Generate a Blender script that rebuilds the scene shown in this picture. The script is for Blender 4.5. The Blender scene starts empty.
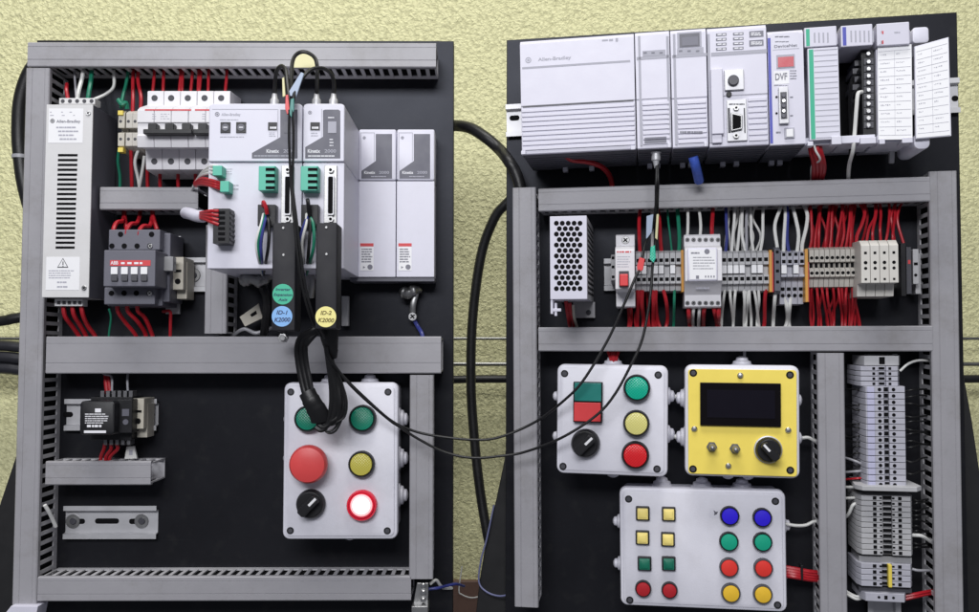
import bpy, bmesh, math, random
from mathutils import Matrix, Vector
random.seed(7)
scene = bpy.context.scene
col = scene.collection
FP, CX, CY = 900.0, 489.5, 306.0          # focal length and centre, in photo pixels (979 x 612)
R = math.radians

# ------------------------------------------------------------------ materials
MATS = {}
def lin(c):
    return tuple((v / 12.92 if v <= 0.04045 else ((v + 0.055) / 1.055) ** 2.4) for v in c)
def rgb(r, g, b): return lin((r / 255, g / 255, b / 255))
def mat(name, c, rough=0.5, metal=0.0, var=0.06, scale=60, bump=0.0, bscale=900, coat=0.0, emit=None, es=0, rvar=0.12, spec=0.5, dirt=0.0):
    m = bpy.data.materials.new(name); m.use_nodes = True
    nt = m.node_tree; N = nt.nodes; L = nt.links
    b = N['Principled BSDF']
    tc = N.new('ShaderNodeTexCoord'); oi = N.new('ShaderNodeObjectInfo')
    add = N.new('ShaderNodeVectorMath'); add.operation = 'ADD'
    L.new(tc.outputs['Object'], add.inputs[0])
    sc = N.new('ShaderNodeMath'); sc.operation = 'MULTIPLY'; sc.inputs[1].default_value = 3.0
    L.new(oi.outputs['Random'], sc.inputs[0]); L.new(sc.outputs[0], add.inputs[1])
    n = N.new('ShaderNodeTexNoise'); n.inputs['Scale'].default_value = scale; n.inputs['Detail'].default_value = 6; n.inputs['Roughness'].default_value = .65
    L.new(add.outputs[0], n.inputs['Vector'])
    mr = N.new('ShaderNodeMapRange'); mr.inputs['To Min'].default_value = 1 - var * 2; mr.inputs['To Max'].default_value = 1 + var * 2
    L.new(n.outputs['Fac'], mr.inputs['Value'])
    mx = N.new('ShaderNodeVectorMath'); mx.operation = 'SCALE'
    mx.inputs[0].default_value = c[:3]
    L.new(mr.outputs[0], mx.inputs['Scale'])
    out = mx.outputs[0]
    if dirt > 0:                                   # grime in soft patches
        n3 = N.new('ShaderNodeTexNoise'); n3.inputs['Scale'].default_value = 14; n3.inputs['Detail'].default_value = 8; n3.inputs['Roughness'].default_value = .75
        L.new(add.outputs[0], n3.inputs['Vector'])
        m3 = N.new('ShaderNodeMapRange'); m3.inputs['From Min'].default_value = .5; m3.inputs['From Max'].default_value = .75; m3.inputs['To Max'].default_value = dirt
        L.new(n3.outputs['Fac'], m3.inputs['Value'])
        mm = N.new('ShaderNodeMix'); mm.data_type = 'RGBA'
        L.new(m3.outputs[0], mm.inputs['Factor']); L.new(out, mm.inputs['A'])
        mm.inputs['B'].default_value = (c[0] * .55, c[1] * .52, c[2] * .45, 1)
        out = mm.outputs['Result']
    L.new(out, b.inputs['Base Color'])
    r2 = N.new('ShaderNodeMapRange'); r2.inputs['To Min'].default_value = max(.03, rough - rvar); r2.inputs['To Max'].default_value = min(1, rough + rvar)
    L.new(n.outputs['Fac'], r2.inputs['Value']); L.new(r2.outputs[0], b.inputs['Roughness'])
    b.inputs['Metallic'].default_value = metal
    b.inputs['Specular IOR Level'].default_value = spec
    b.inputs['Coat Weight'].default_value = coat; b.inputs['Coat Roughness'].default_value = .15
    if bump > 0:
        n2 = N.new('ShaderNodeTexNoise'); n2.inputs['Scale'].default_value = bscale; n2.inputs['Detail'].default_value = 3
        L.new(tc.outputs['Object'], n2.inputs['Vector'])
        bp = N.new('ShaderNodeBump'); bp.inputs['Strength'].default_value = bump; bp.inputs['Distance'].default_value = .0008
        L.new(n2.outputs['Fac'], bp.inputs['Height']); L.new(bp.outputs[0], b.inputs['Normal'])
    if emit:
        b.inputs['Emission Color'].default_value = (*emit, 1); b.inputs['Emission Strength'].default_value = es
    MATS[name] = m
    return m
def lens(name, c, trans=.0):
    m = mat(name, c, rough=.22, var=.04, coat=.5, rvar=.05)
    nt = m.node_tree; N = nt.nodes; L = nt.links; b = N['Principled BSDF']
    tc = N.new('ShaderNodeTexCoord'); mp = N.new('ShaderNodeMapping'); mp.inputs['Rotation'].default_value = (0, R(45), 0)
    L.new(tc.outputs['Object'], mp.inputs['Vector'])
    v = N.new('ShaderNodeTexVoronoi'); v.inputs['Scale'].default_value = 520; v.inputs['Randomness'].default_value = 0
    L.new(mp.outputs[0], v.inputs['Vector'])
    bp = N.new('ShaderNodeBump'); bp.inputs['Strength'].default_value = .5; bp.inputs['Distance'].default_value = .001
    L.new(v.outputs['Distance'], bp.inputs['Height']); L.new(bp.outputs[0], b.inputs['Normal'])
    return m
duct_m = mat('duct_pvc', (.315, .31, .332), .42, var=.06, scale=25, bump=.12, bscale=400, dirt=.55)
base_m = mat('duct_base_pvc', (.50, .495, .52), .5, var=.06, dirt=.3)  # duct walls lightened in colour to stand in for light on the sides
board_m = mat('black_board', (.0105, .0105, .0125), .40, var=.22, scale=9, bump=.05, bscale=250, rvar=.08, spec=.24, dirt=.0); board_m.node_tree.nodes['Principled BSDF'].inputs['Specular Tint'].default_value = (.82, .86, 1, 1)
white_m = mat('module_white', (.66, .655, .745), .42, var=.03, bump=.06, dirt=.1)
white2_m = mat('module_white_light', (.63, .62, .715), .4, var=.03, bump=.04, dirt=.08)
cream_m = mat('cream_enamel', (.64, .635, .64), .45, var=.03, dirt=.12)
breaker_m = mat('breaker_white', (.70, .69, .72), .42, var=.03, dirt=.1)
box_m = mat('enclosure_grey_white', (.71, .705, .775), .42, var=.04, bump=.15, bscale=700, dirt=.2)
term_m = mat('terminal_grey', (.45, .45, .465), .5, var=.06, dirt=.2)
termw_m = mat('terminal_pale', (.43, .43, .49), .5, var=.08, dirt=.35)
sand_m = mat('terminal_sand', (.50, .475, .43), .5, var=.07, dirt=.3)
creamt_m = mat('terminal_cream', (.60, .58, .54), .5, var=.05, dirt=.25)
sandd_m = mat('terminal_sand_dark', (.27, .25, .20), .55, var=.08)
markb_m = mat('marker_lavender', (.48, .48, .64), .45, var=.03)
beige_m = mat('clamp_beige', (.50, .47, .40), .5, var=.06, dirt=.2)
slate_m = mat('slate_print', (.085, .085, .115), .45, var=.04)
slate2_m = mat('grey_plastic', (.105, .105, .13), .45, var=.05, bump=.1)
dgrey_m = mat('dark_grey_plastic', (.06, .06, .072), .45, var=.06, bump=.08)
shell_m = mat('matt_black_shell', (.016, .016, .020), .6, var=.1, bump=.1, spec=.3)
cont_m = mat('contactor_grey', (.125, .125, .155), .5, var=.05, bump=.1)
black_m = mat('black_plastic', (.011, .011, .013), .42, var=.1, bump=.05, spec=.35)
hole_m = mat('hole_black', (.006, .006, .007), .8, var=.1, spec=.1)
cable_m = mat('black_cable', (.009, .009, .010), .42, var=.12, bump=.15, spec=.4)
steel_m = mat('zinc_steel', (.36, .36, .36), .42, metal=1, var=.08, bump=.05)
screw_m = mat('screw_steel', (.55, .55, .55), .3, metal=1, var=.08)
alu_m = mat('pale_metal', (.55, .55, .57), .48, metal=.45, var=.06)
red_m = mat('red_pvc', (.40, .011, .020), .4, var=.14)
white_w = mat('white_pvc', (.70, .70, .68), .42, var=.04)
green_w = mat('green_pvc', (.01, .18, .105), .42, var=.06)
blue_w = mat('blue_pvc', (.035, .045, .22), .42, var=.06)
slateblue = mat('slate_blue_pvc', (.13, .14, .26), .45)
greyw_m = mat('grey_pvc', (.33, .33, .36), .42, var=.05)
plug_m = mat('plug_green', (.07, .46, .33), .42, var=.04)
g_dark = lens('green_lens_dark', (.0, .21, .125))
g_lit = lens('green_lens', (.0, .42, .27))
g_teal = mat('teal_cap', (.008, .20, .17), .4, var=.04)
r_cap = mat('red_cap', (.68, .05, .055), .4, var=.04)
r_mush = mat('red_mushroom', (.72, .07, .07), .42, var=.04, bump=.1)
r_lens = lens('red_lens', (.66, .012, .018))
r_btn = mat('red_button', (.74, .04, .03), .4, var=.04)
r_dark = mat('red_button_dark', (.42, .014, .022), .4, var=.04)
y_lens = lens('yellow_lens', (.72, .67, .22))
y_dull = lens('yellow_lens_dull', (.56, .50, .08))
y_sq = mat('pale_yellow_cap', (.88, .72, .22), .4, var=.04)
y_btn = mat('amber_button', (.80, .50, .035), .4, var=.04)
b_btn = mat('blue_button', (.03, .012, .70), .4, var=.04)
gr_btn = mat('green_button', (.007, .37, .225), .4, var=.04)
gr_sq = mat('green_square_cap', (.004, .14, .085), .4, var=.04)
plate_m = mat('yellow_faceplate', (.93, .74, .13), .45, var=.03, dirt=.08)
lit_m = mat('lit_lens', (.9, .85, .75), .3, emit=(1, .93, .86), es=1.6)
pink_m = mat('lit_pink_lens', (.9, .55, .55), .3, emit=(1, .42, .45), es=.55)
lred_m = mat('lit_red_ring', (.75, .02, .05), .3, emit=(1, .02, .06), es=.05)
lcd_m = mat('lcd_window', (.005, .004, .005), .25, var=.05, rvar=.03, spec=.15)
lcd2_m = mat('lcd_glass', (.006, .005, .010), .2, var=.05, rvar=.03, spec=.3)
label_m = mat('label_white', (.82, .82, .84), .5, var=.02)
paper_m = mat('paper_white', (.90, .90, .92), .6, var=.015)
print_m = mat('print_grey', (.20, .20, .24), .6, var=.04)
printl_m = mat('print_light_grey', (.40, .40, .46), .6, var=.04)
faint_m = mat('pencil_grey', (.44, .44, .50), .6, var=.04)
printd_m = mat('print_dark', (.05, .05, .06), .6, var=.04)
printw_m = mat('print_white', (.80, .80, .84), .5, var=.02)
redp_m = mat('print_red', (.62, .05, .06), .5, var=.04)
redd_m = mat('red_display', (.42, .012, .03), .3, var=.05, emit=(1, .05, .08), es=.05)
bcab_m = mat('cable_blue', (.05, .11, .50), .42, var=.2, scale=300)
bluep_m = mat('print_blue', (.07, .08, .42), .5, var=.04)
greenp_m = mat('print_green', (.03, .42, .25), .5, var=.04)
orange_m = mat('orange_plate', (.62, .30, .05), .45, var=.05)
yel_m = mat('yellow_marker', (.78, .62, .10), .45, var=.05)
st_green = mat('sticker_green', (.05, .46, .29), .5, var=.02)
st_blue = mat('sticker_blue', (.23, .46, .82), .5, var=.02)
st_yel = mat('sticker_yellow', (.88, .80, .30), .5, var=.02)
tagy_m = mat('tag_pale_yellow', (.74, .70, .40), .5, var=.03)
tagb_m = mat('tag_pale_blue', (.40, .48, .62), .5, var=.04)
ink_m = mat('ink_brown', (.12, .08, .01), .6)
inkb_m = mat('ink_navy', (.02, .03, .10), .6)
clear_m = mat('smoky_clear', (.30, .30, .31), .15, var=.04)
skirt_m = mat('brown_wood', (.15, .085, .062), .5, var=.15, scale=8, dirt=.3)
chrome_m = mat('rod_chrome', (.30, .30, .28), .4, metal=1)
bundle_m = mat('bundle_black', (.022, .022, .028), .38, var=.1)
frame_m = mat('stand_black', (.010, .010, .011), .5, var=.1)
kgrey_m = mat('toggle_grey', (.20, .20, .21), .35, metal=.6)
boxm_dk = mat('panel_tint', (.60, .59, .66), .45, var=.03)

def dust(m):
    nt = m.node_tree; N = nt.nodes; L = nt.links; b = N['Principled BSDF']; src = b.inputs['Base Color'].links[0].from_socket
    tc = N.new('ShaderNodeTexCoord'); out = src
    for sc, lo, hi, amt, c in ((1100, .70, .78, .9, .10), (60, .55, .85, .5, .028)):
        n = N.new('ShaderNodeTexNoise'); n.inputs['Scale'].default_value = sc; n.inputs['Detail'].default_value = 3
        L.new(tc.outputs['Object'], n.inputs['Vector'])
        mr = N.new('ShaderNodeMapRange'); mr.inputs['From Min'].default_value = lo; mr.inputs['From Max'].default_value = hi; mr.inputs['To Max'].default_value = amt
        L.new(n.outputs['Fac'], mr.inputs['Value'])
        mx = N.new('ShaderNodeMix'); mx.data_type = 'RGBA'; L.new(mr.outputs[0], mx.inputs['Factor']); L.new(out, mx.inputs['A']); mx.inputs['B'].default_value = (c, c, c * .95, 1); out = mx.outputs['Result']
    mp = N.new('ShaderNodeMapping'); mp.inputs['Rotation'].default_value = (0, R(35), 0); mp.inputs['Scale'].default_value = (6, 1, 900); L.new(tc.outputs['Object'], mp.inputs['Vector'])
    n = N.new('ShaderNodeTexNoise'); n.inputs['Scale'].default_value = 1; n.inputs['Detail'].default_value = 2; L.new(mp.outputs[0], n.inputs['Vector'])
    mr = N.new('ShaderNodeMapRange'); mr.inputs['From Min'].default_value = .72; mr.inputs['From Max'].default_value = .8; mr.inputs['To Max'].default_value = .5; L.new(n.outputs['Fac'], mr.inputs['Value'])
    mx = N.new('ShaderNodeMix'); mx.data_type = 'RGBA'; L.new(mr.outputs[0], mx.inputs['Factor']); L.new(out, mx.inputs['A']); mx.inputs['B'].default_value = (.06, .06, .06, 1); L.new(mx.outputs['Result'], b.inputs['Base Color'])
dust(board_m)

def wall_material():
    m = bpy.data.materials.new('stucco_wall'); m.use_nodes = True
    nt = m.node_tree; N = nt.nodes; L = nt.links; b = N['Principled BSDF']
    tc = N.new('ShaderNodeTexCoord')
    def noise(s, d, r=.6):
        n = N.new('ShaderNodeTexNoise'); n.inputs['Scale'].default_value = s; n.inputs['Detail'].default_value = d; n.inputs['Roughness'].default_value = r
        L.new(tc.outputs['Object'], n.inputs['Vector']); return n
    n1 = noise(185, 4); n2 = noise(420, 2); n3 = noise(3.5, 4)
    wp = N.new('ShaderNodeMix'); wp.data_type = 'RGBA'; wp.inputs['Factor'].default_value = .012
    L.new(tc.outputs['Object'], wp.inputs['A']); L.new(n1.outputs['Color'], wp.inputs['B'])
    v = N.new('ShaderNodeTexVoronoi'); v.feature = 'SMOOTH_F1'; v.inputs['Scale'].default_value = 185; v.inputs['Smoothness'].default_value = .35
    L.new(wp.outputs['Result'], v.inputs['Vector'])
    a = N.new('ShaderNodeMath'); a.operation = 'MULTIPLY_ADD'; a.inputs[1].default_value = -.75
    L.new(v.outputs['Distance'], a.inputs[0]); L.new(n1.outputs['Fac'], a.inputs[2])
    a2 = N.new('ShaderNodeMath'); a2.operation = 'MULTIPLY_ADD'; a2.inputs[1].default_value = .16
    L.new(n2.outputs['Fac'], a2.inputs[0]); L.new(a.outputs[0], a2.inputs[2])
    cr = N.new('ShaderNodeValToRGB'); e = cr.color_ramp.elements
    e[0].position = .0; e[0].color = (.64, .62, .345, 1)
    e[1].position = .36; e[1].color = (.85, .825, .475, 1)
    x = e.new(.17); x.color = (.77, .75, .425, 1)
    L.new(a2.outputs[0], cr.inputs['Fac'])
    mr = N.new('ShaderNodeMapRange'); mr.inputs['To Min'].default_value = .92; mr.inputs['To Max'].default_value = 1.07
    L.new(n3.outputs['Fac'], mr.inputs['Value'])
    mx = N.new('ShaderNodeVectorMath'); mx.operation = 'SCALE'
    L.new(cr.outputs['Color'], mx.inputs[0]); L.new(mr.outputs[0], mx.inputs['Scale'])
    L.new(mx.outputs[0], b.inputs['Base Color'])
    b.inputs['Roughness'].default_value = .55
    bp = N.new('ShaderNodeBump'); bp.inputs['Strength'].default_value = .7; bp.inputs['Distance'].default_value = .003
    L.new(a2.outputs[0], bp.inputs['Height']); L.new(bp.outputs[0], b.inputs['Normal'])
    return m

# ------------------------------------------------------------------ frames: real planes in space (mm), measured from the photo
class F:
    def __init__(s, M): s.M = M; s.I = M.inverted(); s.I3 = s.I.to_3x3()
    def pt(s, px, py, d=0):
        v = s.I3 @ Vector(((px - CX) / FP, 1, -(py - CY) / FP)); o = s.I.translation
        t = (-d - o.y) / v.y
        return (o.x + t * v.x, o.z + t * v.z)
    def rect(s, x0, y0, x1, y1, d=0):
        q = [s.pt(a, b, d) for a, b in ((x0, y0), (x1, y0), (x0, y1), (x1, y1))]
        xs = sorted(p[0] for p in q); zs = sorted(p[1] for p in q)
        return (xs[0] + xs[1]) / 2, (xs[2] + xs[3]) / 2, (zs[0] + zs[1]) / 2, (zs[2] + zs[3]) / 2
    def px(s, px, py, d=0):                      # mm per photo pixel there
        a = s.pt(px - 5, py, d); b = s.pt(px + 5, py, d)
        return math.hypot(b[0] - a[0], b[1] - a[1]) / 10
    def at(s, px, py, d=0, roll=0):
        x, z = s.pt(px, py, d)
        return F(s.M @ Matrix.Translation((x, -d, z)) @ Matrix.Rotation(R(roll), 4, 'Y'))
    def w(s, px, py, d=0):
        x, z = s.pt(px, py, d); return s.M @ Vector((x, -d, z))
def pose(D, yaw, pitch, roll):
    return F(Matrix.Translation((0, D, 0)) @ Matrix.Rotation(R(yaw), 4, 'Z') @ Matrix.Rotation(R(pitch), 4, 'X') @ Matrix.Rotation(R(roll), 4, 'Y'))
LB = pose(965, .4, -2.94, 0)
RB = pose(955, -9.75, -1.14, -.47)
WALL_Y = 1290
WB = F(Matrix.Translation((0, WALL_Y, 0)))

# ------------------------------------------------------------------ mesh builder (local mm: x right, d towards the viewer, z up)
class MB:
    def __init__(s, f): s.f = f; s.v = []; s.fc = []; s.m = []
    def add(s, vs, fs, m=0):
        k = len(s.v); s.v += vs
        for q in fs: s.fc.append([k + i for i in q]); s.m.append(m)
        return s
    def box(s, x0, x1, z0, z1, d0, d1, m=0):
        vs = [(x, d, z) for d in (d0, d1) for z in (z0, z1) for x in (x0, x1)]
        return s.add(vs, [(0, 1, 3, 2), (4, 6, 7, 5), (0, 4, 5, 1), (2, 3, 7, 6), (0, 2, 6, 4), (1, 5, 7, 3)], m)
    def pb(s, x0, y0, x1, y1, d0, d1, m=0):
        a = s.f.rect(x0, y0, x1, y1, d1); return s.box(*a, d0, d1, m)
    def prism(s, pts, d0, d1, m=0):
        n = len(pts)
        vs = [(x, d0, z) for x, z in pts] + [(x, d1, z) for x, z in pts]
        fs = [tuple(range(n)), tuple(range(2 * n - 1, n - 1, -1))] + [(i, (i + 1) % n, n + (i + 1) % n, n + i) for i in range(n)]
        return s.add(vs, fs, m)
    def poly(s, pp, d0, d1, m=0): return s.prism([s.f.pt(x, y, d1) for x, y in pp], d0, d1, m)
    def prof_x(s, dz, x0, x1, m=0):               # (d,z) outline swept along x
        n = len(dz)
        vs = [(x0, d, z) for d, z in dz] + [(x1, d, z) for d, z in dz]
        fs = [tuple(range(n)), tuple(range(2 * n - 1, n - 1, -1))] + [(i, (i + 1) % n, n + (i + 1) % n, n + i) for i in range(n)]
        return s.add(vs, fs, m)
    def prof_z(s, dx, z0, z1, m=0):
        n = len(dx)
        vs = [(x, d, z0) for d, x in dx] + [(x, d, z1) for d, x in dx]
        fs = [tuple(range(n)), tuple(range(2 * n - 1, n - 1, -1))] + [(i, (i + 1) % n, n + (i + 1) % n, n + i) for i in range(n)]
        return s.add(vs, fs, m)
    def rr(s, x0, x1, z0, z1, d0, d1, r, m=0, k=5, top=0):
        def ring(i):
            o = []
            for cx, cz, a in ((x1 - r, z1 - r, 0), (x0 + r, z1 - r, 90), (x0 + r, z0 + r, 180), (x1 - r, z0 + r, 270)):
                for j in range(k + 1):
                    t = R(a + 90 * j / k); o.append((cx + (r - i) * math.cos(t), cz + (r - i) * math.sin(t)))
            return o
        if top <= 0: return s.prism(ring(0), d0, d1, m)
        rings = [(d0, ring(0)), (d1 - top, ring(0)), (d1 - top * .3, ring(top * .35)), (d1, ring(top))]
        n = len(rings[0][1]); vs = []; fs = []
        for d, q in rings: vs += [(x, d, z) for x, z in q]
        for a in range(3):
            for i in range(n): fs.append((a * n + i, a * n + (i + 1) % n, (a + 1) * n + (i + 1) % n, (a + 1) * n + i))
        fs += [tuple(range(n)), tuple(range(3 * n, 4 * n))]
        return s.add(vs, fs, m)
    def prr(s, x0, y0, x1, y1, d0, d1, r, m=0, top=0): return s.rr(*s.f.rect(x0, y0, x1, y1, d1), d0, d1, r, m, top=top)
    def lathe(s, x, z, rd, m=0, n=24, cap=True):
        vs = []; fs = []
        for r, d in rd:
            for i in range(n):
                t = 2 * math.pi * i / n; vs.append((x + r * math.cos(t), d, z + r * math.sin(t)))
        for a in range(len(rd) - 1):
            for i in range(n): fs.append((a * n + i, a * n + (i + 1) % n, (a + 1) * n + (i + 1) % n, (a + 1) * n + i))
        if cap: fs += [tuple(range(n)), tuple(range((len(rd) - 1) * n, len(rd) * n))]
        return s.add(vs, fs, m)
    def pc(s, px, py, rp, d0, d1, m=0, n=20, taper=1.0, ch=0):
        x, z = s.f.pt(px, py, d1); r = rp * s.f.px(px, py, d1)
        rd = [(r, d0), (r, d1 - ch), (r * taper - ch, d1)] if ch else [(r, d0), (r * taper, d1)]
        return s.lathe(x, z, rd, m, n)
    def tube(s, P, r, m=0, n=8, flat=1.0):
        P = [Vector(p) for p in P]; vs = []; fs = []; up = None; K = len(P)
        for i, p in enumerate(P):
            t = (P[min(i + 1, K - 1)] - P[max(i - 1, 0)])
            if t.length < 1e-9: t = Vector((0, 0, 1))
            t.normalize()
            if up is None:
                up = Vector((0, 1, 0)) if abs(t.y) < .9 else Vector((1, 0, 0))
            up = up - t * up.dot(t)
            if up.length < 1e-6: up = t.orthogonal()
            up.normalize(); sd = t.cross(up)
            rr = r[i] if isinstance(r, (list, tuple)) else r
            for j in range(n):
                a = 2 * math.pi * j / n
                q = p + up * (rr * math.cos(a) * flat) + sd * (rr * math.sin(a)); vs.append(tuple(q))
        for i in range(K - 1):
            for j in range(n): fs.append((i * n + j, i * n + (j + 1) % n, (i + 1) * n + (j + 1) % n, (i + 1) * n + j))
        fs += [tuple(range(n)), tuple(range((K - 1) * n, K * n))]
        return s.add(vs, fs, m)
    def ptube(s, pts, r, m=0, n=8, sub=6, flat=1.0):
        P = []
        for x, y, d in pts:
            a = s.f.pt(x, y, d); P.append(Vector((a[0], d, a[1])))
        return s.tube(smooth(P, sub), r, m, n, flat)
    def dashes(s, x0, y0, x1, y1, rows, d, m=0, fill=.5, gap=.25, seed=1, centre=False):
        rg = random.Random(seed); h = (y1 - y0) / rows
        for i in range(rows):
            ya = y0 + h * i + h * (1 - fill) / 2; yb = ya + h * fill
            x = x0 if not centre else x0 + rg.uniform(0, .2) * (x1 - x0)
            end = x1 - rg.uniform(0, .25) * (x1 - x0)
            while x < end:
                l = min(rg.uniform(1.2, 4.5), end - x)
                if l > .4: s.pb(x, ya, x + l, yb, d, d + .12, m)
                x += l + rg.uniform(gap, gap * 2.5)
        return s
    def build(s, name, mats, parent=None, bevel=0, seg=2):
        if not isinstance(mats, (list, tuple)): mats = [mats]
        me = bpy.data.meshes.new(name)
        me.from_pydata([(x * .001, -d * .001, z * .001) for x, d, z in s.v], [], s.fc)
        for q in mats: me.materials.append(q)
        me.polygons.foreach_set('material_index', s.m)
        bm = bmesh.new(); bm.from_mesh(me); bmesh.ops.recalc_face_normals(bm, faces=bm.faces); bm.to_mesh(me); bm.free()
        me.polygons.foreach_set('use_smooth', [True] * len(me.polygons))
        me.set_sharp_from_angle(angle=R(38))
        o = bpy.data.objects.new(name, me); col.objects.link(o)
        if bevel:
            b = o.modifiers.new('edge', 'BEVEL'); b.width = bevel * .001; b.segments = seg; b.limit_method = 'ANGLE'; b.angle_limit = R(50); b.harden_normals = True; b.use_clamp_overlap = True
        if parent is not None: o.parent = parent.o if isinstance(parent, T) else parent
        else: o.matrix_basis = wm(s.f)
        return o
def smooth(P, sub=6):
    if len(P) < 3: return P
    Q = [P[0] * 2 - P[1]] + list(P) + [P[-1] * 2 - P[-2]]; out = []
    for i in range(1, len(Q) - 2):
        a, b, c, d = Q[i - 1:i + 3]
        for k in range(sub):
            t = k / sub
            out.append(.5 * ((2 * b) + (c - a) * t + (2 * a - 5 * b + 4 * c - d) * t * t + (3 * b - a - 3 * c + d) * t ** 3))
    out.append(P[-1]); return out
def wm(f):
    M = f.M.copy(); M.translation = M.translation * .001; return M
def tag(o, label, cat, group=None, kind=None):
    if label: o['label'] = label
    if cat: o['category'] = cat
    if group: o['group'] = group
    if kind: o['kind'] = kind
    return o
class T:                                           # a thing: Empty at its base, parts below it
    def __init__(s, f, name, label, cat, group=None):
        s.f = f; s.o = bpy.data.objects.new(name, None); col.objects.link(s.o); s.o.empty_display_size = .02
        s.o.matrix_basis = wm(f); tag(s.o, label, cat, group)
    def mb(s): return MB(s.f)
def copy_tree(o, parent=None):
    c = o.copy(); col.objects.link(c)
    if parent: c.parent = parent
    for ch in list(o.children): copy_tree(ch, c)
    return c
def text(t, s, px, py, d, hp, m, parent=None, wp=None, name='lettering', align='CENTER', roll=0, shear=0):
    f = t.f; cu = bpy.data.curves.new('txt', 'FONT'); cu.body = s; cu.align_x = align; cu.align_y = 'CENTER'; cu.resolution_u = 4; cu.shear = shear; cu.offset = .018
    ob = bpy.data.objects.new('txt', cu); col.objects.link(ob)
    me = bpy.data.meshes.new_from_object(ob.evaluated_get(bpy.context.evaluated_depsgraph_get()))
    bpy.data.objects.remove(ob); k = f.px(px, py, d); x, z = f.pt(px, py, d); sz = hp * k / .7
    xs = [v.co.x for v in me.vertices] or [0, 1]; w = max(xs) - min(xs); sx = (wp * k / w) if wp else sz
    ca, sa = math.cos(R(roll)), math.sin(R(roll))
    for v in me.vertices:
        a, b = v.co.x * sx, v.co.y * sz
        v.co = ((x + a * ca - b * sa) * .001, -(d + .2) * .001, (z + a * sa + b * ca) * .001)
    me.name = name; me.materials.clear(); me.materials.append(m)
    o = bpy.data.objects.new(name, me); col.objects.link(o); o.parent = parent if parent is not None else t.o
    return o

# ------------------------------------------------------------------ generic pieces
def duct(fr, x0, y0, x1, y1, horiz, label, h=45, pitch=9.6, grp=None, extra=(0, 0), fill=True):
    f = fr.at((x0 + x1) / 2, (y0 + y1) / 2, 0)
    t = T(f, 'cable_duct', label, 'cable duct', grp)
    a, b, c, e = f.rect(x0, y0, x1, y1, h)
    mb = t.mb(); th = 1.8; lip = 6
    if horiz: p0, p1, q0, q1 = a, b, c, e
    else: p0, p1, q0, q1 = c, e, a, b
    W = q1 - q0
    g = .5; u = q0 + W * .27; y_ = q1 - W * .2; P = [(h, q0 + 1), (h, u), (h - .45, u + .25), (h - .45, u + .7), (h, u + .95), (h, y_), (h - .3, y_ + .2), (h - .3, y_ + .5), (h, y_ + .7), (h, q1 - 1),
                 (h - 1, q1), (h - lip, q1), (h - lip, q1 - 1.1), (h - th, q1 - 1.5), (h - th, q0 + 1.5), (h - lip, q0 + 1.1), (h - lip, q0), (h - 1, q0)]
    (mb.prof_x if horiz else mb.prof_z)(P, p0, p1)
    mb.build('duct_cover', duct_m, t)
    mb = t.mb(); i0, i1 = q0 + 1.4, q1 - 1.4; e0, e1 = p0 - extra[0], p1 + extra[1]
    def bx(u0, u1, v0, v1, d0, d1):
        if horiz: mb.box(u0, u1, v0, v1, d0, d1)
        else: mb.box(v0, v1, u0, u1, d0, d1)
    bx(e0, e1, i0, i1, .3, 2)
    for v0, v1 in ((i0, i0 + 1.5), (i1 - 1.5, i1)):
        bx(e0, e1, v0, v1, 2.05, 8)
        bx(e0, e1, v0, v1, h - 8, h - 2.2)
        n = int((e1 - e0) / pitch)
        for i in range(n + 1):
            u = e0 + i * (e1 - e0) / max(n, 1)
            bx(max(e0, u - 1.9), min(e1, u + 1.9), v0, v1, 8, h - 8)
    mb.build('slotted_base', base_m, t)
    if fill: mb = t.mb(); bx(e0 + 1.5, e1 - 1.5, i0 + 2.6, i1 - 2.6, 2.2, h - 6); mb.build('shade_fill', hole_m, t)  # added black block standing in for packed cables and the shade inside
    return t
def rail(fr, x0, y0, x1, y1, label, slots=(), name='mounting_rail', h=7.5, vert=False):
    f = fr.at((x0 + x1) / 2, (y0 + y1) / 2, 0, 90 if vert else 0)
    t = T(f, name, label, 'rail'); a, b, c, e = f.rect(x0, y0, x1, y1, h); mb = t.mb()
    P = [(h, c), (h, c + 5), (1.6, c + 6), (1.6, e - 6), (h, e - 5), (h, e), (h - 1.2, e), (h - 1.2, e - 4), (.4, e - 5), (.4, c + 5), (h - 1.2, c + 4), (h - 1.2, c)]
    mb.prof_x(P, a, b); mb.build('rail_profile', alu_m, t)
    for sx, sy, w in slots:
        m2 = t.mb(); x, z = f.pt(sx, sy, 1.7); k = f.px(sx, sy, 1.7) * w; m2.rr(x - k, x + k, z - 2.8, z + 2.8, 1.2, 1.75, 2.7); m2.build('slot', hole_m, t)
    return t
def rail_screw(t, px, py, rp, d=1.6):
    mb = t.mb(); mb.pc(px, py, rp, d + .2, d + 1.6, 0, 24, ch=.4); o = mb.build('washer', steel_m, t)
    mb = t.mb(); mb.pc(px, py, rp * .48, d + 1.4, d + 3.2, 0, 16, ch=.5); mb.build('screw_head', dgrey_m, o)
def screwhead(t, px, py, rp, d, m=None, parent=None, name='screw', roll=40):
    mb = t.mb(); mb.pc(px, py, rp, d - 1, d + .9, 0, 16, ch=.35)
    x, z = t.f.pt(px, py, d + .9); k = rp * t.f.px(px, py, d)
    for a in (roll, roll + 90):
        c, s = math.cos(R(a)), math.sin(R(a)); l, w = k * .65, k * .15
        mb.prism([(x + c * u - s * v, z + s * u + c * v) for u, v in ((-l, -w), (l, -w), (l, w), (-l, w))], d + .8, d + .97, 1)
    return mb.build(name, [m or screw_m, hole_m], parent or t)
def wires(fr, items, mtl, label, group, r=1.25, name='wire', cat='wire', n=7):
    for pts in items:
        f = fr.at(pts[0][0], pts[0][1], 0); mb = MB(f); mb.ptube(pts, r, 0, n)
        tag(mb.build(name, mtl), label, cat, group if len(items) > 1 else None)
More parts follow.
